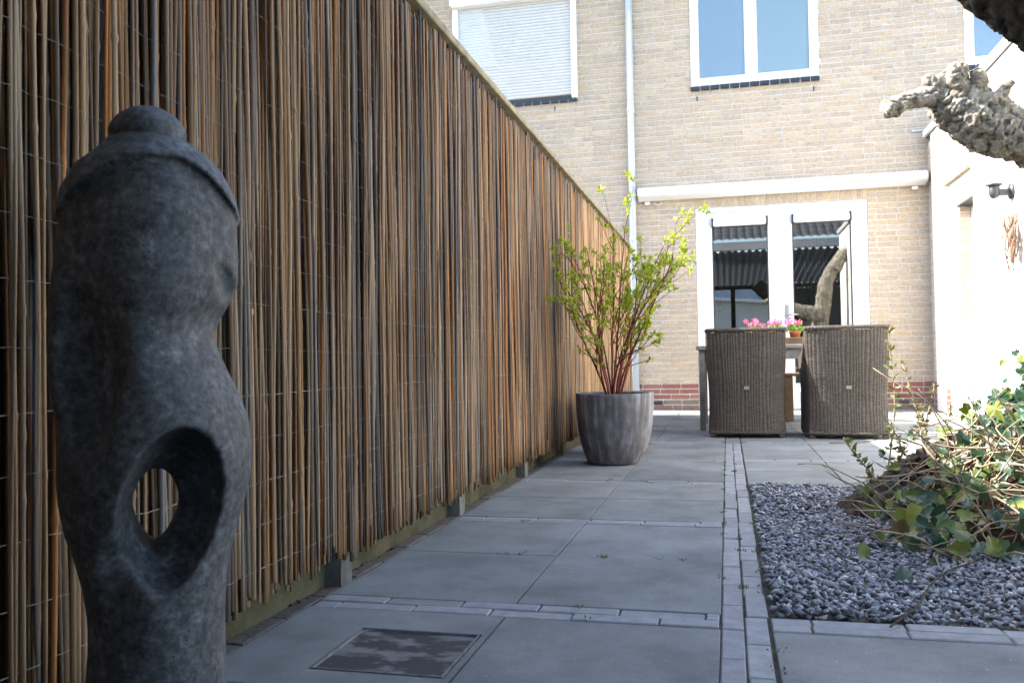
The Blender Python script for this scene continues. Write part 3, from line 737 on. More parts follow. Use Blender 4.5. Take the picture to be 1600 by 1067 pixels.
SD = 1.165; K = SD / 1363.53                      # metres per photograph pixel at the statue's distance
sil = [(163, 233, 241), (165, 220, 254), (170, 206, 267), (180, 192, 281), (190, 184, 289), (200, 179, 294), (213, 177, 297), (222, 172, 303), (238, 160, 325), (262, 132, 347), (300, 112, 367), (340, 105, 376), (372, 103, 375), (400, 99, 377), (440, 95, 375), (470, 93, 362), (500, 93, 343), (522, 93, 336), (548, 93, 339), (585, 95, 355), (620, 100, 372), (660, 105, 385), (700, 106, 390), (740, 105, 388), (780, 108, 380), (820, 115, 368), (860, 128, 357), (900, 138, 350), (940, 145, 347), (985, 148, 346), (1067, 142, 347), (1130, 130, 356), (1200, 118, 368), (1276, 112, 374)]
zz = np.array([H + (574 - a[0]) * K for a in sil])[::-1]; cs = np.array([((a[1] + a[2]) / 2 - 240) * K for a in sil])[::-1]; ws = np.array([(a[2] - a[1]) / 2 * K for a in sil])[::-1]
hv = .0042
S_, T_, Z_ = np.meshgrid(np.arange(-.17, .172, hv), np.arange(-.15, .152, hv), np.arange(-.006, .985, hv), indexing='ij')
zc = np.clip(Z_, zz[0], zz[-1]); C_ = np.interp(zc, zz, cs); W_ = np.interp(zc, zz, ws); TW = np.minimum(W_ * 1.08, .136)
rad_ = (np.abs((S_ - C_) / W_) ** 1.75 + np.abs(T_ / TW) ** 1.75 + 1e-9) ** (1 / 1.75)
fld = (rad_ - 1) * TW
ztop = H + (574 - 163) * K
py = 574 - (Z_ - H) / K; px = 240 + S_ / K
front = T_ > -.03
# cap: below the arched brim the head is set back
# the arched edge of the cap
brim = np.where(px < 262, 262 + ((262 - px) / 154.) ** 2 * 82, 262 + ((px - 262) / 118.0) ** 2 * 90)
below = 1 / (1 + np.exp(-(py - brim) / 1.2)); fade = np.clip((560 - py) / 150, 0, 1)
fld = fld + .017 * below * fade * np.clip((T_ + .01) / .08, .3, 1)
# knob crease
fld = fld + .006 * np.exp(-((py - 218 + ((px - 236) / 60) ** 2 * 4) / 4.0) ** 2)
def smax(a, b, k): h_ = np.clip(.5 + .5 * (a - b) / k, 0, 1); return b + (a - b) * h_ + k * h_ * (1 - h_)
def ell(cx, ct, cz, rx, rt, rz, rot=0):
    a, b = S_ - (cx - 240) * K, Z_ - (H + (574 - cz) * K); c, s = math.cos(rot), math.sin(rot)
    a, b = a * c + b * s, -a * s + b * c
    q = np.sqrt((a / rx) ** 2 + ((T_ - ct) / rt) ** 2 + (b / rz) ** 2); return (q - 1) * min(rx, rt, rz)
fld = smax(fld, -ell(266, .130, 785, .063, .122, .108, -.20), .005)        # front hollow
fld = smax(fld, -ell(246, -.13, 790, .06, .08, .085), .016)               # hollow behind
hb = np.clip((py - 785) / 70., 0, 1)
fld = smax(fld, -((np.sqrt(((px - 244) * K / (.0295 * (1 - .45 * hb ** 1.5))) ** 2 + ((py - 790) * K / .0525) ** 2) - 1) * .026), .006)            # opening
fld = smax(fld, -ell(362, .075, 458, .024, .055, .048, .32), .006)           # fold under the right shoulder
fld = smax(fld, -ell(136, .095, 560, .046, .065, .13, .10), .012); fld = smax(fld, -ell(150, .115, 925, .050, .055, .13, -.55), .008); fld = smax(fld, -ell(165, .125, 470, .028, .04, .11, .2), .02)            # shallow groove on the left
fld = np.maximum(fld, Z_ - ztop); fld = np.maximum(fld, -Z_)
V, F = surface_nets(fld, np.array([-.17, -.15, -.006]), hv)
ang = math.atan2(-.748, 1.02); ux = Vector((math.cos(-ang), math.sin(-ang), 0))
sxy = Vector((-.748, 1.02, 0)); tdir = Vector((.748, -1.02, 0)).normalized(); sdir = Vector((-tdir.y, tdir.x, 0))
Vw = V[:, :1] * np.array(sdir)[None] + V[:, 1:2] * np.array(tdir)[None] + np.array([[0, 0, 1]]) * V[:, 2:3]
statue = npmesh("stone_statue", Vw, F, M['stone'], None, True); statue.location = sxy; tag(statue, "dark abstract stone statue with knobbed cap and a hole through its lower body", "statue")
sm = statue.modifiers.new("smooth", 'SMOOTH'); sm.factor = .5; sm.iterations = 1

# ------------------------------------------------------------------ pots and dogwood
pprof = [(.10, 0), (.136, .002), (.150, .014), (.170, .06), (.190, .13), (.203, .21), (.210, .30), (.2135, .38), (.2145, .402), (.209, .408), (.199, .404), (.196, .37), (.192, .34)]
for (loc, mat, lab, sc) in (((-.655, 5.09, .002), 'pot', "dark weathered clay pot holding the red stemmed shrub", 1.0), ((-.663, 5.61, .002), 'pot2', "paler grey clay pot standing behind the shrub pot", .965)):
    p = empty("plant_pot", loc, lab, "pot", "clay pots by the fence"); p.scale = (sc, sc, sc)
    MB().lathe(pprof, 64).build("body", M[mat], p, True)
    MB().lathe([(.05, .345), (.193, .352), (.1925, .362), (.1, .37)], 40, fn=lambda r, z, a: r).build("soil", M['soil'], p, True)
def leaf_tri(mb, p, d, n_, L, W, bend=.25):
    d = Vector(d).normalized(); n_ = Vector(n_); sd_ = d.cross(n_)
    if sd_.length < 1e-4: sd_ = d.orthogonal()
    sd_.normalize(); up = sd_.cross(d)
    p = Vector(p); b = len(mb.v)
    mb.v += [tuple(p), tuple(p + d * L * .45 + sd_ * W + up * W * bend), tuple(p + d * L - up * L * .15), tuple(p + d * L * .45 - sd_ * W + up * W * bend)]
    mb.f += [(b, b + 1, b + 2), (b, b + 2, b + 3)]
shrub = empty("dogwood_shrub", (-.655, 5.09, .36), "airy shrub with red stems and fresh green leaves in the front pot", "shrub")
lf = MB(); r2 = random.Random(5)
def rv(r, s=1): return Vector((r.gauss(0, s), r.gauss(0, s), r.gauss(0, s)))
def clump(p, d, n, L0):
    for _ in range(n):
        dd = (Vector(d) * .5 + rv(r2, .75)).normalized(); leaf_tri(lf, Vector(p) + rv(r2, .006), dd, rv(r2), L0 * r2.uniform(.6, 1.2), L0 * r2.uniform(.2, .32))
def twig(mb, p, d, L, r, depth, upb=.35):
    p = Vector(p); d = Vector(d).normalized(); pts = [p.copy()]; n = max(4, int(L / .05)); bend = rv(r2, .05)
    for k in range(n):
        d = (d + bend * .5 + Vector((0, 0, upb * .12)) + rv(r2, .045)).normalized(); p = p + d * (L / n); pts.append(p.copy())
    mb.tube(pts, [r * (1 - .6 * k / n) for k in range(n + 1)], 6 if depth == 0 else 5)
    for k, q in enumerate(pts):
        t_ = k / n
        if depth < 2 and t_ > (.16 if depth == 0 else .3) and r2.random() < (.44 if depth == 0 else .30):
            a = r2.uniform(0, 6.28); o = d.orthogonal().normalized(); o = Matrix.Rotation(a, 3, d) @ o
            twig(mb, q, d * .9 + o * r2.uniform(.35, .75), L * r2.uniform(.24, .46) * (1.15 - .5 * t_), r * .55 * (1 - .4 * t_), depth + 1, .5)
        if (depth > 0 and t_ > .25 and r2.random() < .42) or (depth == 0 and t_ > .18 and r2.random() < .30): clump(q, (0, 0, 1), r2.randint(3, 6), .036)
    clump(p, d, r2.randint(4, 7), .042)
stems = [(-.30, .10, 1.0, .95), (-.12, -.12, 1.0, 1.02), (.02, .15, 1.0, 1.05), (.13, -.05, 1.0, 1.10), (.26, .05, 1.0, 1.08), (.36, -.08, 1.0, .98), (.52, .05, 1.0, .80), (-.32, -.10, 1.0, .9), (.05, -.2, 1.0, 1.0), (-.05, .2, 1.0, 1.0), (.22, .3, 1, .9), (-.10, -.35, 1, .82), (.45, .22, 1, .9), (-.2, .3, 1, .95)]
for (dx, dy, dz, L) in stems:
    mb = MB(); base = (dx * .10 - .0, dy * .15, .008); dx -= .04
    twig(mb, base, (dx, dy, dz), L, .0085, 0); mb.build("stem", M['redstem'], shrub, True)
tag(lf.build("foliage", M['spring'], shrub), kind="stuff"); shrub.scale = (.74, .9, .93)

# ------------------------------------------------------------------ garden table, bench, tray and flowers
tb = empty("garden_table", (.41, 7.88, 0), "weathered grey wooden garden table behind the wicker chairs", "table")
for k in range(6):
    y0 = -.44 + k * .147
    MB().cbox(-.66, .66, y0 + .003, y0 + .144, .672, .705, .004).build("plank", M['greywood'], tb)
for y0 in (-.40, .375): MB().cbox(-.58, .58, y0, y0 + .025, .585, .671, .003).build("apron", M['greywood'], tb)
for x in (-.60, .575): MB().cbox(x, x + .025, -.37, .37, .585, .671, .003).build("apron", M['greywood'], tb)
for sx in (-1, 1):
    for sy in (-1, 1): MB().cbox(sx * .615 - .024, sx * .615 + .024, sy * .385 - .024, sy * .385 + .024, .004, .671, .004).build("leg", M['greywood'], tb)
bn = empty("garden_bench", (.55, 8.72, 0), "brown wooden bench on the far side of the garden table", "bench")
for k in range(3): MB().cbox(-.62, .62, -.17 + k * .117, -.06 + k * .117, .42, .45, .004).build("seat_plank", M['brownwood'], bn)
for x in (-.5, .0, .5): MB().cbox(x - .045, x + .045, -.16, .16, .004, .419, .006).build("leg", M['brownwood'], bn)
ty = empty("wooden_tray", (.41, 7.90, .708), "low wooden tray on the table under the pink flowers", "tray")
tm = MB(); tm.cbox(-.27, .27, -.10, -.085, 0, .06); tm.cbox(-.27, .27, .085, .10, 0, .06); tm.cbox(-.27, -.255, -.084, .084, 0, .06); tm.cbox(.255, .27, -.084, .084, 0, .06); tm.build("side", M['brownwood'], ty)
MB().box(-.254, .254, -.084, .084, .002, .012).build("base", M['brownwood'], ty)
for i, x in enumerate((-.17, 0, .165)):
    fp = empty("flower_pot", (.41 + x, 7.90, .721), ["terracotta pot of pink geraniums at the left end of the tray", "terracotta pot of pink geraniums in the middle of the tray", "terracotta pot of pink geraniums seen between the two chairs"][i], "flower pot", "potted pink flowers on the table")
    MB().lathe([(.03, 0), (.034, .002), (.045, .085), (.051, .086), (.052, .108), (.046, .108), (.044, .095)], 28).build("pot", M['terracotta'], fp, True)
    gl = MB(); pk = MB()
    for _ in range(110):
        d = rv(r2); d.z = abs(d.z) * .7; d.normalize(); p = Vector((0, 0, .105)) + d * r2.uniform(.02, .075); leaf_tri(gl, p, d + rv(r2, .5), rv(r2), .03, .014)
    for _ in range(11):
        a = r2.uniform(0, 6.28); rr_ = r2.uniform(.01, .085); c = Vector((rr_ * math.cos(a), rr_ * math.sin(a), r2.uniform(.15, .205)))
        gl.tube([(c.x * .3, c.y * .3, .1), tuple(c)], .0015, 4)
        for _k in range(16):
            d = rv(r2).normalized(); leaf_tri(pk, c + d * .009, d, rv(r2), .016, .0075)
    tag(gl.build("leaves", M['geranium'], fp), kind="stuff"); tag(pk.build("blossoms", M['pink'], fp), kind="stuff")

# ------------------------------------------------------------------ wicker armchairs
CW = .285
def wfn(u, v, base, normal, nr, ns, A=.0040, B=.0005):
    ru = max(0, min(nr - 1e-6, u * nr + .30 * math.sin(u * 21) * (0 < u < 1) + .10 * math.sin(v * 9 + u * 30))); k = int(ru); f = ru - k
    off = A * (math.sin(math.pi * f) ** .7) + B * math.sin(2 * math.pi * v * ns + (math.pi if k % 2 else 0))
    return base + normal * off
def bw(z): # half width against height
    t_ = z / .80; return CW * (.972 - .03 * math.sin(min(1, t_ * 1.5) * math.pi) + .10 * max(0, t_ - .45) ** 1.3)
def by(z): return -.02 - .005 * (z / .8) - .055 * max(0, z / .8 - .45) ** 1.5 + .012 * math.sin(min(1, z / .45) * math.pi)
def back_fn(u, v):
    z = .032 + v * .758; x = (u * 2 - 1) * bw(z); y = by(z) + .05 * (abs(u * 2 - 1) ** 3.2)
    return wfn(u, v, Vector((x, y, z)), Vector((0, -1, -.02)), 24, 34)
def arm_top(s): # s 0 back .. 1 front
    return .79 - .16 * (1 - math.cos(min(1, s / .42) * math.pi)) / 2 - .03 * s - (.10 * max(0, (s - .82) / .18) ** 2.2)
def side_fn(sgn, u, v):
    ztop = arm_top(u); z = .032 + v * (ztop - .032); yb = by(z) + .05; y = yb + u * (.60 - yb)
    x = sgn * (bw(z) + .012 * math.sin(u * math.pi))
    return wfn(u, v, Vector((x, y, z)), Vector((sgn, 0, 0)), 20, 30)
def inner(fn, off):
    return lambda u, v: Vector(fn(u, v)) + off
def make_chair(name, loc, rz, lab):
    c = empty(name, loc, lab, "chair", "wicker armchairs with their backs to the camera"); c.rotation_euler.z = rz
    return c
parts = {}
b = MB().grid(back_fn, 24 * 7, 34 * 5); parts['backrest'] = b.mesh("backrest", M['wicker'], True)
b = MB().grid(lambda u, v: (((u * 2 - 1) * (bw(.055 + v * .73) - .02)), by(.055 + v * .73) + .05 * abs(u * 2 - 1) ** 3.2 + .035, .055 + v * .73), 24, 12); parts['inner_back'] = b.mesh("inner_back", M['wicker'], True)
for sgn, nm in ((-1, 'side_a'), (1, 'side_b')):
    b = MB().grid(lambda u, v: side_fn(sgn, u, v), 20 * 5, 30 * 3); parts[nm] = b.mesh("side_panel", M['wicker'], True)
    b = MB().grid(lambda u, v: tuple(Vector((side_fn(sgn, u, v)[0] - sgn * .045, side_fn(sgn, u, v)[1], side_fn(sgn, u, v)[2] - .004))), 24, 14); parts[nm + 'i'] = b.mesh("inner_side", M['wicker'], True)
def braid(path, n, r):
    mb = MB()
    for k in range(n):
        p0 = Vector(path((k - .35) / n)); p1 = Vector(path((k + 1.35) / n)); d = (p1 - p0); q = Vector((0, .006, .006))
        pts = [p0 - q, p0 + d * .3 - q * .3 + Vector((0, -.003, .004)), p0 + d * .7 + q * .3 + Vector((0, -.003, .004)), p1 + q]
        mb.tube(pts, [r * .55, r, r, r * .55], 7)
    return mb
parts['top_braid'] = braid(lambda t_: ((t_ * 2 - 1) * bw(.79), by(.79) + .05 * abs(t_ * 2 - 1) ** 3.2 + .004, .803), 27, .0155).mesh("top_braid", M['wicker'], True)
for sgn, nm in ((-1, 'arm_a'), (1, 'arm_b')):
    parts[nm] = braid(lambda t_: (sgn * (bw(arm_top(max(0, min(1, t_)))) - .018), by(.79) + .05 + t_ * .60, arm_top(max(0, min(1, t_))) + .004), 22, .018).mesh("arm_braid", M['wicker'], True)
parts['bottom'] = braid(lambda t_: ((t_ * 2 - 1) * bw(.05), by(.05) + .05 * abs(t_ * 2 - 1) ** 3.2 - .003, .034), 27, .009).mesh("bottom_braid", M['wicker'], True)
parts['seat'] = MB().cbox(-CW + .03, CW - .03, .05, .60, .33, .37, .01).mesh("seat", M['wicker'])
parts['front'] = MB().cbox(-CW + .01, CW - .01, .575, .60, .055, .33, .01).mesh("front_panel", M['wicker'])
parts['cushion'] = MB().cbox(-CW + .05, CW - .05, .06, .60, .372, .44, .025).mesh("cushion", M['cushion'])
parts['label'] = MB().cbox(-.018, .018, by(.37) - .012, by(.37) - .006, .36, .384, .002).mesh("label_plate", M['tagmetal'])
legm = MB().cbox(-.02, .02, -.02, .02, .0, .06, .004).mesh("leg", M['wicker'])
def chair(loc, rz, lab):
    c = make_chair("wicker_chair", loc, rz, lab)
    for k, me in parts.items(): link(me.name.split('.')[0], me, c)
    for sx in (-1, 1):
        for yy in (.035, .57):
            o = link("leg", legm, c); o.location = (sx * (CW - .035), yy, 0)
    return c
chair((.138, 6.79, .003), R(-.5), "wicker armchair standing left, its back to the camera, nearer the pots")
chair((.848, 6.72, .003), R(1.0), "wicker armchair standing right, its back to the camera, beside the sunlit patch")

# ------------------------------------------------------------------ pollarded tree
tree = empty("old_tree", (1.55, 3.62, 0), "gnarled pollarded tree whose stubby branch reaches in from the right", "tree")
TO = Vector((1.55, 3.62, 0))
def bark(amp, seed):
    def fn(p, d, r, i):
        q = p + d * r
        a = fbm(q * 9 + Vector((seed, 0, 0)), 3); b_ = fbm(q * 34 + Vector((0, seed, 0)), 3); c = abs(fbm(q * 16 + Vector((0, 0, seed)), 2))
        return r * (1 + .10 * a) + amp * (.36 * b_ - .5 * max(0, .16 - c) / .16 + .35 * abs(fbm(q * 70, 2)))
    return fn
def limb(pts, n, sides, amp, name, mat='bark', parent=tree, cap=True):
    P = bez(pts, n); mb = MB().tube([tuple(p[:3]) for p in P], [max(.004, p[3]) for p in P], sides, cap, bark(amp, rng.uniform(0, 50)))
    mb.v = [tuple(Vector(v) - TO) for v in mb.v]; return mb.build(name, M[mat], parent, True)
limb([(1.42, 3.55, -.08, .28), (1.52, 3.6, .25, .19), (1.60, 3.68, .7, .15), (1.70, 3.78, 1.2, .145), (1.76, 3.88, 1.6, .14), (1.83, 3.92, 2.0, .12), (1.98, 3.9, 2.30, .11)], 70, 48, .03, "trunk")
limb([(1.78, 3.9, 1.40, .15), (1.50, 3.98, 1.42, .13), (1.214, 4.0, 1.495, .108), (1.09, 4.0, 1.555, .118), (.99, 4.0, 1.635, .112), (.93, 4.0, 1.70, .088), (.885, 3.99, 1.755, .045), (.87, 3.99, 1.775, .01)], 150, 72, .030, "branch")
limb([(1.02, 4.0, 1.62, .07), (.93, 3.98, 1.675, .058), (.85, 3.96, 1.682, .042), (.77, 3.94, 1.668, .037), (.70, 3.92, 1.640, .040), (.665, 3.91, 1.628, .036)], 90, 44, .018, "stub")
limb([(.97, 3.95, 1.70, .04), (.945, 3.915, 1.735, .036), (.93, 3.90, 1.775, .028), (.925, 3.89, 1.79, .012)], 34, 32, .022, "knob")
limb([(.955, 3.97, 1.72, .04), (.965, 3.93, 1.77, .030), (.96, 3.91, 1.80, .016)], 26, 26, .022, "knob")
limb([(1.03, 3.97, 1.66, .05), (1.035, 3.94, 1.735, .035), (1.02, 3.93, 1.775, .02)], 24, 24, .016, "knob")
limb([(1.10, 3.98, 1.61, .05), (1.135, 3.95, 1.69, .022), (1.165, 3.94, 1.715, .012)], 22, 20, .012, "knob")
limb([(.90, 3.97, 1.72, .05), (.85, 3.95, 1.745, .03), (.83, 3.94, 1.74, .015)], 22, 22, .016, "knob")
limb([(1.78, 3.75, 1.05, .16), (1.62, 3.25, 1.10, .15), (1.45, 2.99, 1.243, .14), (1.12, 2.995, 1.556, .138), (.94, 3.0, 1.727, .136), (.74, 3.003, 1.917, .134), (.60, 3.005, 2.05, .13)], 110, 72, .030, "limb", 'shadebark')
limb([(1.95, 3.95, 2.2, .13), (2.15, 3.9, 2.5, .10), (2.5, 3.8, 2.6, .08), (2.75, 3.7, 2.5, .07)], 50, 30, .02, "branch")
limb([(.50, 3.62, -.06, .12), (.60, 3.62, .06, .085), (.70, 3.62, .17, .052), (.84, 3.62, .255, .045), (.98, 3.62, .33, .048), (1.15, 3.62, .43, .07), (1.45, 3.62, .62, .13)], 140, 40, .034, "root", 'rootbark')
limb([(.42, 3.50, -.05, .06), (.55, 3.45, .03, .06), (.75, 3.45, .10, .06), (1.0, 3.48, .16, .08), (1.4, 3.55, .25, .14)], 100, 34, .036, "root", 'rootbark')
limb([(.55, 3.75, -.05, .07), (.72, 3.78, .10, .06), (.95, 3.75, .2, .08), (1.4, 3.65, .3, .12)], 50, 24, .02, "root", 'rootbark')
limb([(.70, 3.05, -.08, .05), (.92, 3.2, .04, .07), (1.15, 3.35, .10, .10), (1.4, 3.5, .18, .14)], 50, 24, .02, "root", 'rootbark')
# soil and litter heap round the roots
def heap(x, y):
    d = math.hypot((x - 1.25) / .80, (y - 3.5) / .72); return max(0, 1 - d * d) ** 1.2 * .24
hm = MB().grid(lambda u, v: (.42 + u * 1.6, 2.72 + v * 1.45, -.022 + (heap(.42 + u * 1.6, 2.72 + v * 1.45) * (1 + .5 * fbm((u * 9, v * 9, 1), 4)) if heap(.42 + u * 1.6, 2.72 + v * 1.45) > 0 else 0)), 70, 60)
tag(hm.build("leaf_litter", M['litter'], None, True), "brown leaf litter heaped round the tree roots", "litter", kind="stuff")

# ------------------------------------------------------------------ ivy
ivy = empty("ivy_plant", (1.1, 3.4, 0), "green ivy sprawling over the tree roots and gravel at right", "ivy")
IO = Vector((1.1, 3.4, 0))
def ivy_mesh(i):
    r = random.Random(300 + i)
    lob = [(0, -.08), (.2, -.22), (.42, -.14), (.50, .06), (.40, .18), (.50, .36), (.44, .50), (.27, .50), (.16, .76), (.0, 1.0), (-.16, .76), (-.27, .50), (-.44, .50), (-.50, .36), (-.40, .18), (-.50, .06), (-.42, -.14), (-.2, -.22)]
    if i % 3 == 1: lob = [(0, -.08), (.36, -.12), (.42, .2), (.30, .55), (0, .95), (-.30, .55), (-.42, .2), (-.36, -.12)]
    mb = MB(); bend = r.uniform(.2, .8); fold = r.uniform(.1, .5)
    mb.v = [(0, .2, 0)] + [(x * r.uniform(.9, 1.1), y * r.uniform(.92, 1.08), fold * abs(x) - bend * max(0, y) ** 2 * .5 + r.uniform(-.04, .04)) for x, y in lob]
    n = len(lob); mb.f = [(0, 1 + k, 1 + (k + 1) % n) for k in range(n)]
    mb.v += [(.012, -.08, 0), (-.012, -.08, 0), (-.01, -.5, -.12), (.01, -.5, -.12)]; mb.f.append((n + 1, n + 2, n + 3, n + 4))
    return mb.mesh("leaf", M['ivy'], True)
iv = [ivy_mesh(i) for i in range(9)]
spots = []
r3 = random.Random(21)
def surf(x, y): return -.0 + heap(x, y)
for _ in range(290):                                      # leaves on the heap and its front apron
    x, y = r3.uniform(.5, 1.5), r3.uniform(2.68, 3.55)
    if x + .55 * (3.3 - y) < .55 + r3.uniform(-.12, .2): continue
    spots.append((Vector((x, y, surf(x, y) + r3.uniform(.02, .16))), Vector((r3.gauss(-.25, .4), -.75, r3.uniform(.2, 1.0)))))
for _ in range(290):                                      # leaves climbing the trunk at the right
    x, y = r3.uniform(.85, 1.45), r3.uniform(3.2, 3.7)
    z = surf(x, y) + r3.uniform(.04, .22) + max(0, x - .85) * r3.uniform(.1, 1.2)
    spots.append((Vector((x, y, z)), Vector((r3.gauss(-.35, .45), -.7, r3.uniform(.1, 1.0)))))
for (x, y, z) in ((.47, 3.0, .03), (.5, 3.1, .06), (.52, 2.85, .02), (.57, 3.28, .07), (.44, 2.48, .012), (.52, 3.2, .10), (.57, 3.02, .05), (.62, 2.9, .05), (.66, 2.78, .03), (.38, 2.82, .012), (.575, 3.6, .22), (.62, 3.9, .2), (.70, 3.7, .29), (.60, 3.55, .10), (.51, 3.33, .05), (.66, 3.1, .09), (.55, 2.7, .02), (.49, 3.5, .11), (.78, 3.62, .30)):
    spots.append((Vector((x, y, z)), Vector((r3.gauss(-.2, .4), -.8, r3.uniform(.2, .9)))))
spots.sort(key=lambda q: q[0].y)
rest = MB()
for k, (p, nrm) in enumerate(spots):
    nrm.normalize(); me = iv[k % 9]; s = r3.uniform(.026, .062); a = r3.uniform(0, 6.28)
    tq = nrm.to_track_quat('Z', 'Y').to_matrix().to_4x4()
    Mx = Matrix.Translation(p - IO) @ tq @ Matrix.Rotation(a, 4, 'Z') @ Matrix.Diagonal((s, s, s, 1))
    if k < 300: o = link("leaf", me, ivy); o.matrix_local = Mx
    else:
        b = len(rest.v); rest.v += [tuple(Mx @ v.co) for v in me.vertices]; rest.f += [tuple(b + x for x in pp.vertices) for pp in me.polygons]
if rest.v: tag(rest.build("leaves", M['ivy'], ivy), kind="stuff")
for k in range(300):                                       # runners and dry stems
    x, y = r3.uniform(.55, 1.45), r3.uniform(2.8, 3.65); p = Vector((x, y, surf(x, y) + .01)); d = Vector((r3.gauss(-.1, .6), r3.gauss(-.25, .4), r3.uniform(-.1, .5))).normalized(); pts = [p.copy()]
    L = r3.uniform(.15, .5); p.z += r3.uniform(0, .13) if x > .75 else 0
    for j in range(9):
        d = (d + rv(r3, .16) - Vector((0, 0, .05))).normalized(); p = p + d * L / 9; p.z = max(p.z, surf(p.x, p.y) + .006); pts.append(p.copy())
    mb = MB().tube([tuple(q - IO) for q in pts], [r3.uniform(.002, .0048) * (1 - .5 * j / 9) for j in range(10)], 5); mb.build("runner", M['twig'], ivy, True)
# fallen twig on the gravel and pavers
tw = bez([(.335, 2.07, .006, .0025), (.42, 2.22, .014, .003), (.485, 2.40, .020, .0032), (.56, 2.55, .024, .003), (.66, 2.66, .03, .002)], 14)
o = MB().tube([tuple(p[:3]) for p in tw], [p[3] for p in tw], 6).build("fallen_twig", M['rootbark'], None, True); tag(o, "thin dry twig lying across the gravel edge", "twig")

# thin grey-green sprigs behind the roots
def sprig(base, tips, lab, leafL, dens, mat='olive'):
    e = empty("sprig", base, lab, "sapling", "thin sprigs behind the tree roots"); lv = MB()
    for tp in tips:
        P = bez([(0, 0, 0, .0038), tuple(Vector(tp) * .5 + rv(r3, .02)) + (.003,), tuple(tp) + (.0015,)], 16)
        MB().tube([tuple(p[:3]) for p in P], [p[3] for p in P], 5).build("stem", M['twig'], e, True)
        for p in P[3:]:
            for _ in range(dens):
                if r3.random() < .75:
                    d = Vector((r3.gauss(0, 1), r3.gauss(0, 1), r3.uniform(.1, 1.2))).normalized(); leaf_tri(lv, p[:3], d, rv(r3), leafL * r3.uniform(.6, 1.2), leafL * .2)
    tag(lv.build("leaves", M[mat], e), kind="stuff"); return e
sprig((.66, 4.12, .0), [(.04, .05, .70), (.16, .06, .28), (-.16, .0, .22)], "tall thin sprig with sparse leaves in front of the right chair", .042, 5)
sprig((.86, 4.15, .0), [(-.10, .05, .56), (.02, .02, .46), (-.02, .1, .36), (.1, .1, .35), (-.16, .06, .28), (.06, -.06, .28)], "bushy pale sprigs behind the tree roots in the sun", .030, 6)
# moss and weeds in joints
ms = MB()
for _ in range(46):
    c = r3.choice([(S1 + .004, r3.uniform(1.7, 4.3)), (S0, r3.uniform(1.9, 6)), (.0265, r3.uniform(1.7, 5.5)), (r3.uniform(-1, -.05), r3.choice([2.12, 3.30, 4.37, 3.205, 2.01])), (r3.uniform(-1.0, -.1), 2.66), (-1.08, r3.uniform(1.6, 5))])
    for _k in range(r3.randint(6, 18)):
        leaf_tri(ms, (c[0] + r3.gauss(0, .008), c[1] + r3.gauss(0, .012), .0), (r3.gauss(0, .6), r3.gauss(0, .6), 1), rv(r3), r3.uniform(.004, .011), .002)
tag(ms.build("moss", M['moss'], None), "small green weeds and moss in the paving joints", "moss", kind="stuff")

# ------------------------------------------------------------------ behind the camera (canopy and houses mirrored in the door glass, shade screens added)
cn = empty("garden_canopy", (1, -2.2, 0), "garden canopy with tiled edge mirrored in the door glass, with added shading walls and floor", "canopy")
def cp(mb, name, mat, smooth=False): mb.v = [(v[0] - 1, v[1] + 2.2, v[2]) for v in mb.v]; return mb.build(name, M[mat], cn, smooth)
for (x, yy) in ((-1.22, .95), (3.3, .95), (-1.0, -4.0), (.2, -4.0), (2.3, -4.0), (3.3, -4.0)): cp(MB().cbox(x - .06, x + .06, yy - .06, yy + .06, -.06, 2.95 if yy > -2 else 2.5, .006), "post", 'greywood')
cp(MB().cbox(-1.3, 3.6, 1.00, 1.12, 2.98, 3.16, .01), "fascia", 'housewall'); cp(MB().cbox(-1.3, 3.6, -4.1, -3.98, 2.50, 2.62, .01), "beam", 'greywood')  # front edge carried forward, out of view, to shade fence and statue
cp(MB().grid(lambda u, v: (-1.3 + 4.9 * u, 0.98 - 5.04 * v, 2.97 - .36 * v + .03 * math.sin(u * 4.9 / .15 * 2 * math.pi)), 320, 1), "corrugated_roof", 'corr', True)
cp(MB().grid(lambda u, v: (-1.4 + 5.1 * u, 1.16 - 1.9 * v, 3.17 + 1.1 * v + .025 * abs(math.sin(u * 5.1 / .17 * math.pi)) + .03 * (1 - (v * 8) % 1 if v < 1 else 0)), 300, 40), "tiled_roof", 'tile')
for k in range(20): cp(MB().cbox(1.17, 1.20, -3.7 + k * .2, -3.503 + k * .2, -.03, 2.58 + .36 * (k * .2 / 4.8), .003), "shade_plank", 'board')  # unseen partition added to keep side light off fence and statue
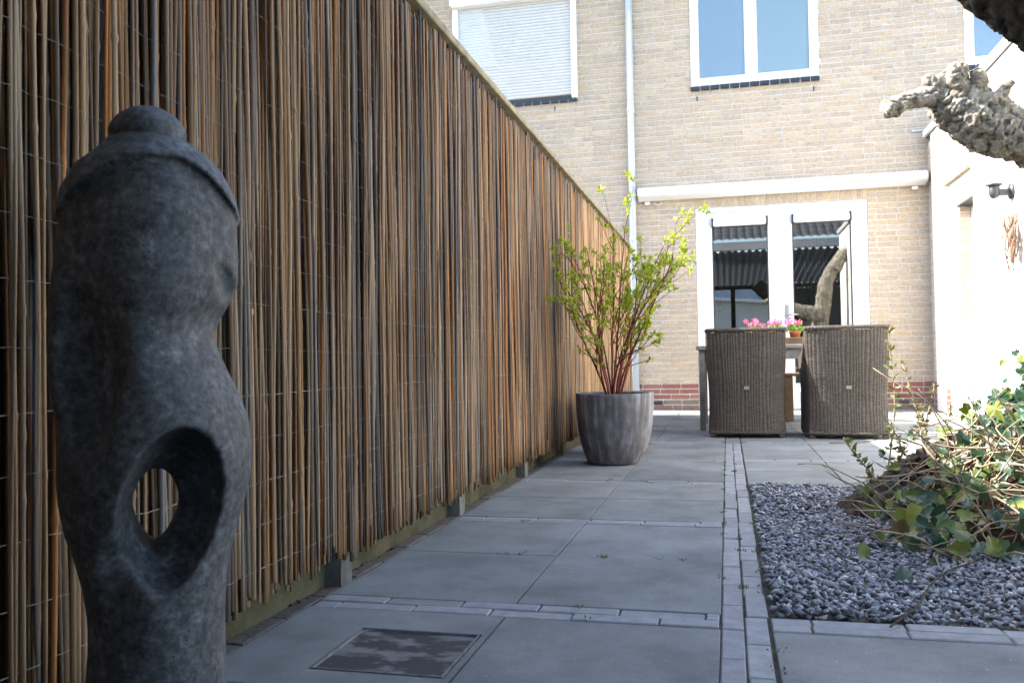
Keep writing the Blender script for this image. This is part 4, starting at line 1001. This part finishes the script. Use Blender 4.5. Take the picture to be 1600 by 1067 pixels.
for k in range(24): cp(MB().cbox(-1.30, -1.27, -3.9 + k * .2, -3.703 + k * .2, -.03, 2.58 + .36 * (k * .2 / 4.8), .003), "shade_plank", 'board')  # unseen left planks added so light comes only from ahead
cp(MB().box(-1.28, -.36, -4.18, -4.12, -.05, 2.5), "rear_wall", 'greywood')  # added to narrow the rear opening and cut light from behind
cp(MB().box(1.20, 2.249, -4.18, -4.12, -.05, 2.5), "rear_wall", 'greywood')  # likewise added, closes the gap against light from the rear
cp(MB().box(-.359, 1.199, -4.18, -4.12, -.05, 1.35), "rear_light_block", 'board')  # unseen low screen added to block light from behind
cp(MB().box(2.25, 3.5, -4.18, -4.12, -.05, 2.5), "rear_wall", 'greywood')
for k in range(15): cp(MB().cbox(-.98 + k * .142, -.841 + k * .142, -4.1, .84, .006, .03, .003), "shade_deck", 'board')  # dark floor added to cut light bounced up onto the statue
def far_house(loc, sx, sy, ez, rz, lab, rot):
    h = empty("neighbour_house", loc, lab, "house", "houses mirrored in the glass"); h.rotation_euler.z = rot
    MB().box(-sx, sx, -sy, sy, -.06, ez).build("wall", M['housewall'], h)
    e = .35; r_ = MB(); A = [(-sx - e, -sy - e, ez), (sx + e, -sy - e, ez), (sx + e, sy + e, ez), (-sx - e, sy + e, ez)]; p, q = (-sx * .45, 0, rz), (sx * .45, 0, rz)
    r_.quad(A[0], A[1], q, p); r_.quad(A[2], A[3], p, q); r_.quad(A[1], A[2], q); r_.quad(A[3], A[0], p); r_.build("roof", M['tile_far'], h)
    MB().box(-sx - e, sx + e, -sy - e, sy + e, ez - .14, ez - .003).build("eaves", M['white'], h)
    for x in (-sx * .5, sx * .5): MB().box(x - .5, x + .5, sy + .002, sy + .04, .9, 2.0).build("window", M['glaze'], h)
far_house((-1.2, -21, 0), 3.2, 4, 3.15, 5.8, "low white house with dark tiled roof mirrored in the left pane", R(38))
far_house((6.0, -25, 0), 3.6, 4, 3.4, 6.2, "white house with dark tiled roof mirrored beside the door handle", R(52))
